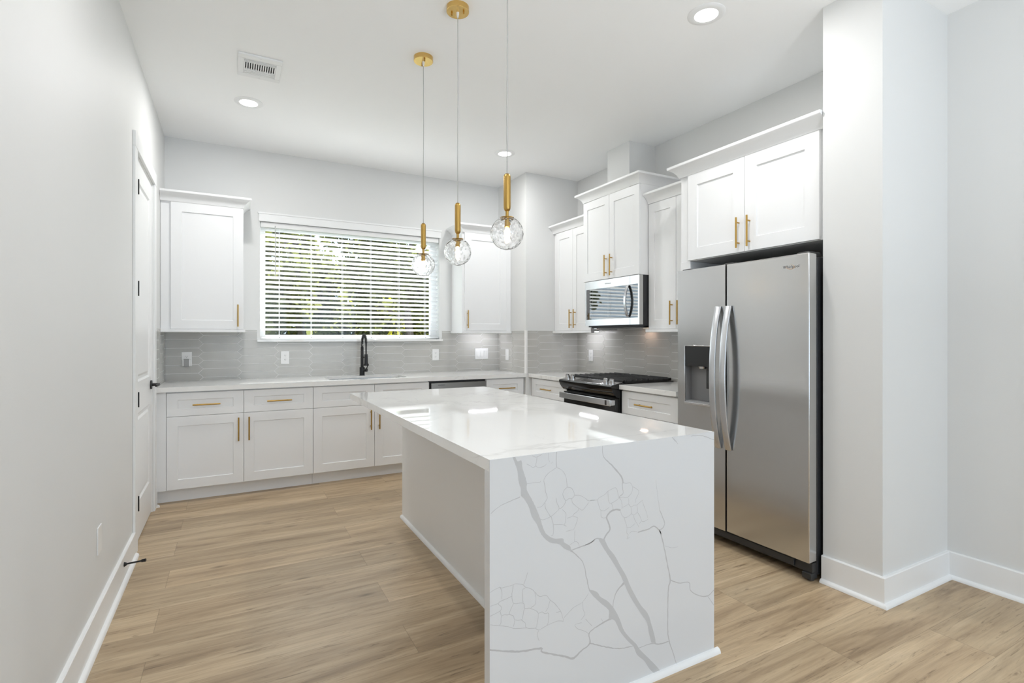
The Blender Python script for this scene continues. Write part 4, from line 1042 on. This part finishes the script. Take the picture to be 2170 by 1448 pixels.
# ---------------------------------------------------------------- outlets and switches
def plate(name, O, U, N, w_, h_, kind, label, cat, off=0.0068):
    t = thing(name, O, label, cat)
    Mx = frame(O, U, N)
    mb = MB(); mb.M = Mx; mb.box(-w_ / 2, w_ / 2, off, off + 0.005, -h_ / 2, h_ / 2).build('cover_plate', 'white_plastic', t, bevel=0.0018)
    n = off + 0.005
    if kind == 'duplex':
        for zc in (0.020, -0.020):
            mb = MB(); mb.M = Mx
            P = [(0.0165 * math.cos(a) , 0.0145 * math.sin(a)) for a in [2 * PI * k / 24 for k in range(24)]]
            mb.loft([[Vector((u, n, zc + z)) for u, z in P], [Vector((u, n + 0.0015, zc + z)) for u, z in P]])
            r = mb.build('receptacle', 'white_plastic', t)
            mb = MB(); mb.M = Mx
            for u in (-0.0062, 0.0062): mb.box(u - 0.0012, u + 0.0012, n + 0.0015, n + 0.0019, zc - 0.001, zc + 0.007)
            mb.cyl((0, n + 0.0015, zc - 0.007), (0, n + 0.0019, zc - 0.007), 0.0026, n=10).build('slots', 'slot', r)
    elif kind == 'switch3':
        for u in (-0.046, 0.0, 0.046):
            mb = MB(); mb.M = Mx
            if u < 0.04: mb.add([(u - 0.016, n, -0.033), (u + 0.016, n, -0.033), (u + 0.016, n, 0.033), (u - 0.016, n, 0.033), (u - 0.016, n + 0.007, -0.033), (u + 0.016, n + 0.007, -0.033), (u + 0.016, n + 0.001, 0.033), (u - 0.016, n + 0.001, 0.033)],
                         [(0, 3, 2, 1), (4, 5, 6, 7), (0, 1, 5, 4), (1, 2, 6, 5), (2, 3, 7, 6), (3, 0, 4, 7)])
            else: mb.add([(u - 0.016, n, -0.033), (u + 0.016, n, -0.033), (u + 0.016, n, 0.033), (u - 0.016, n, 0.033), (u - 0.016, n + 0.001, -0.033), (u + 0.016, n + 0.001, -0.033), (u + 0.016, n + 0.007, 0.033), (u - 0.016, n + 0.007, 0.033)],
                         [(0, 3, 2, 1), (4, 5, 6, 7), (0, 1, 5, 4), (1, 2, 6, 5), (2, 3, 7, 6), (3, 0, 4, 7)])
            mb.build('rocker', 'white_plastic', t)
    elif kind == 'rocker':
        mb = MB(); mb.M = Mx; mb.box(-0.016, 0.016, n, n + 0.003, -0.033, 0.033).build('rocker', 'white_plastic', t)
    return t
BW = ((1, 0, 0), (0, -1, 0)); RW = ((0, -1, 0), (-1, 0, 0))
plate('wall_outlet', (0.166, 0, 1.109), *BW, 0.080, 0.127, 'duplex', 'white outlet on the tile at far left, with a grey plug-in below', 'outlet')
t = thing('plug_in_adapter', (0.166, -0.0138, 1.075), 'small grey and white plug-in adapter in the leftmost outlet', 'adapter')
MB().box(0.134, 0.198, -0.042, -0.0138, 1.045, 1.107).build('housing', 'white_plastic', t, bevel=0.004)
MB().box(0.146, 0.184, -0.048, -0.0422, 1.041, 1.111).build('face_panel', 'grey_plastic', t, bevel=0.003)
plate('wall_outlet', (0.971, 0, 1.106), *BW, 0.076, 0.124, 'duplex', 'white outlet on the tile under the left end of the window', 'outlet')
plate('wall_outlet', (2.500, 0, 1.108), *BW, 0.076, 0.124, 'duplex', 'white outlet on the tile under the right end of the window', 'outlet')
plate('light_switch', (3.061, 0, 1.112), *BW, 0.166, 0.126, 'switch3', 'wide white three-gang switch plate under the cabinet right of the window', 'switch')
plate('light_switch', (3.285, -0.237, 1.104), *RW, 0.076, 0.124, 'rocker', 'single white rocker plate on the boxed-out corner tile', 'switch')
plate('wall_outlet', (3.960, -0.908, 1.104), *RW, 0.076, 0.124, 'duplex', 'white outlet on the right wall tile beside the range', 'outlet')
plate('wall_plate', (0, -2.548, 0.408), (0, 1, 0), (1, 0, 0), 0.074, 0.120, 'blank', 'white cover plate low on the left wall, seen edge-on', 'cover plate', off=0.0002)

# door stop
t = thing('door_stop', (0.016, -2.043, 0.097), 'small black spring door stop on the left baseboard', 'door stop')
MB().cyl((0.016, -2.043, 0.097), (0.028, -2.043, 0.098), 0.013, 0.007, 16).tube([(0.026, -2.043, 0.098), (0.06, -2.052, 0.103), (0.098, -2.062, 0.108)], 0.0045, 10).build('stem', 'black', t)
MB().cyl((0.096, -2.0615, 0.1078), (0.114, -2.066, 0.110), 0.008, 0.0085, 14).build('rubber_tip', 'black', t)
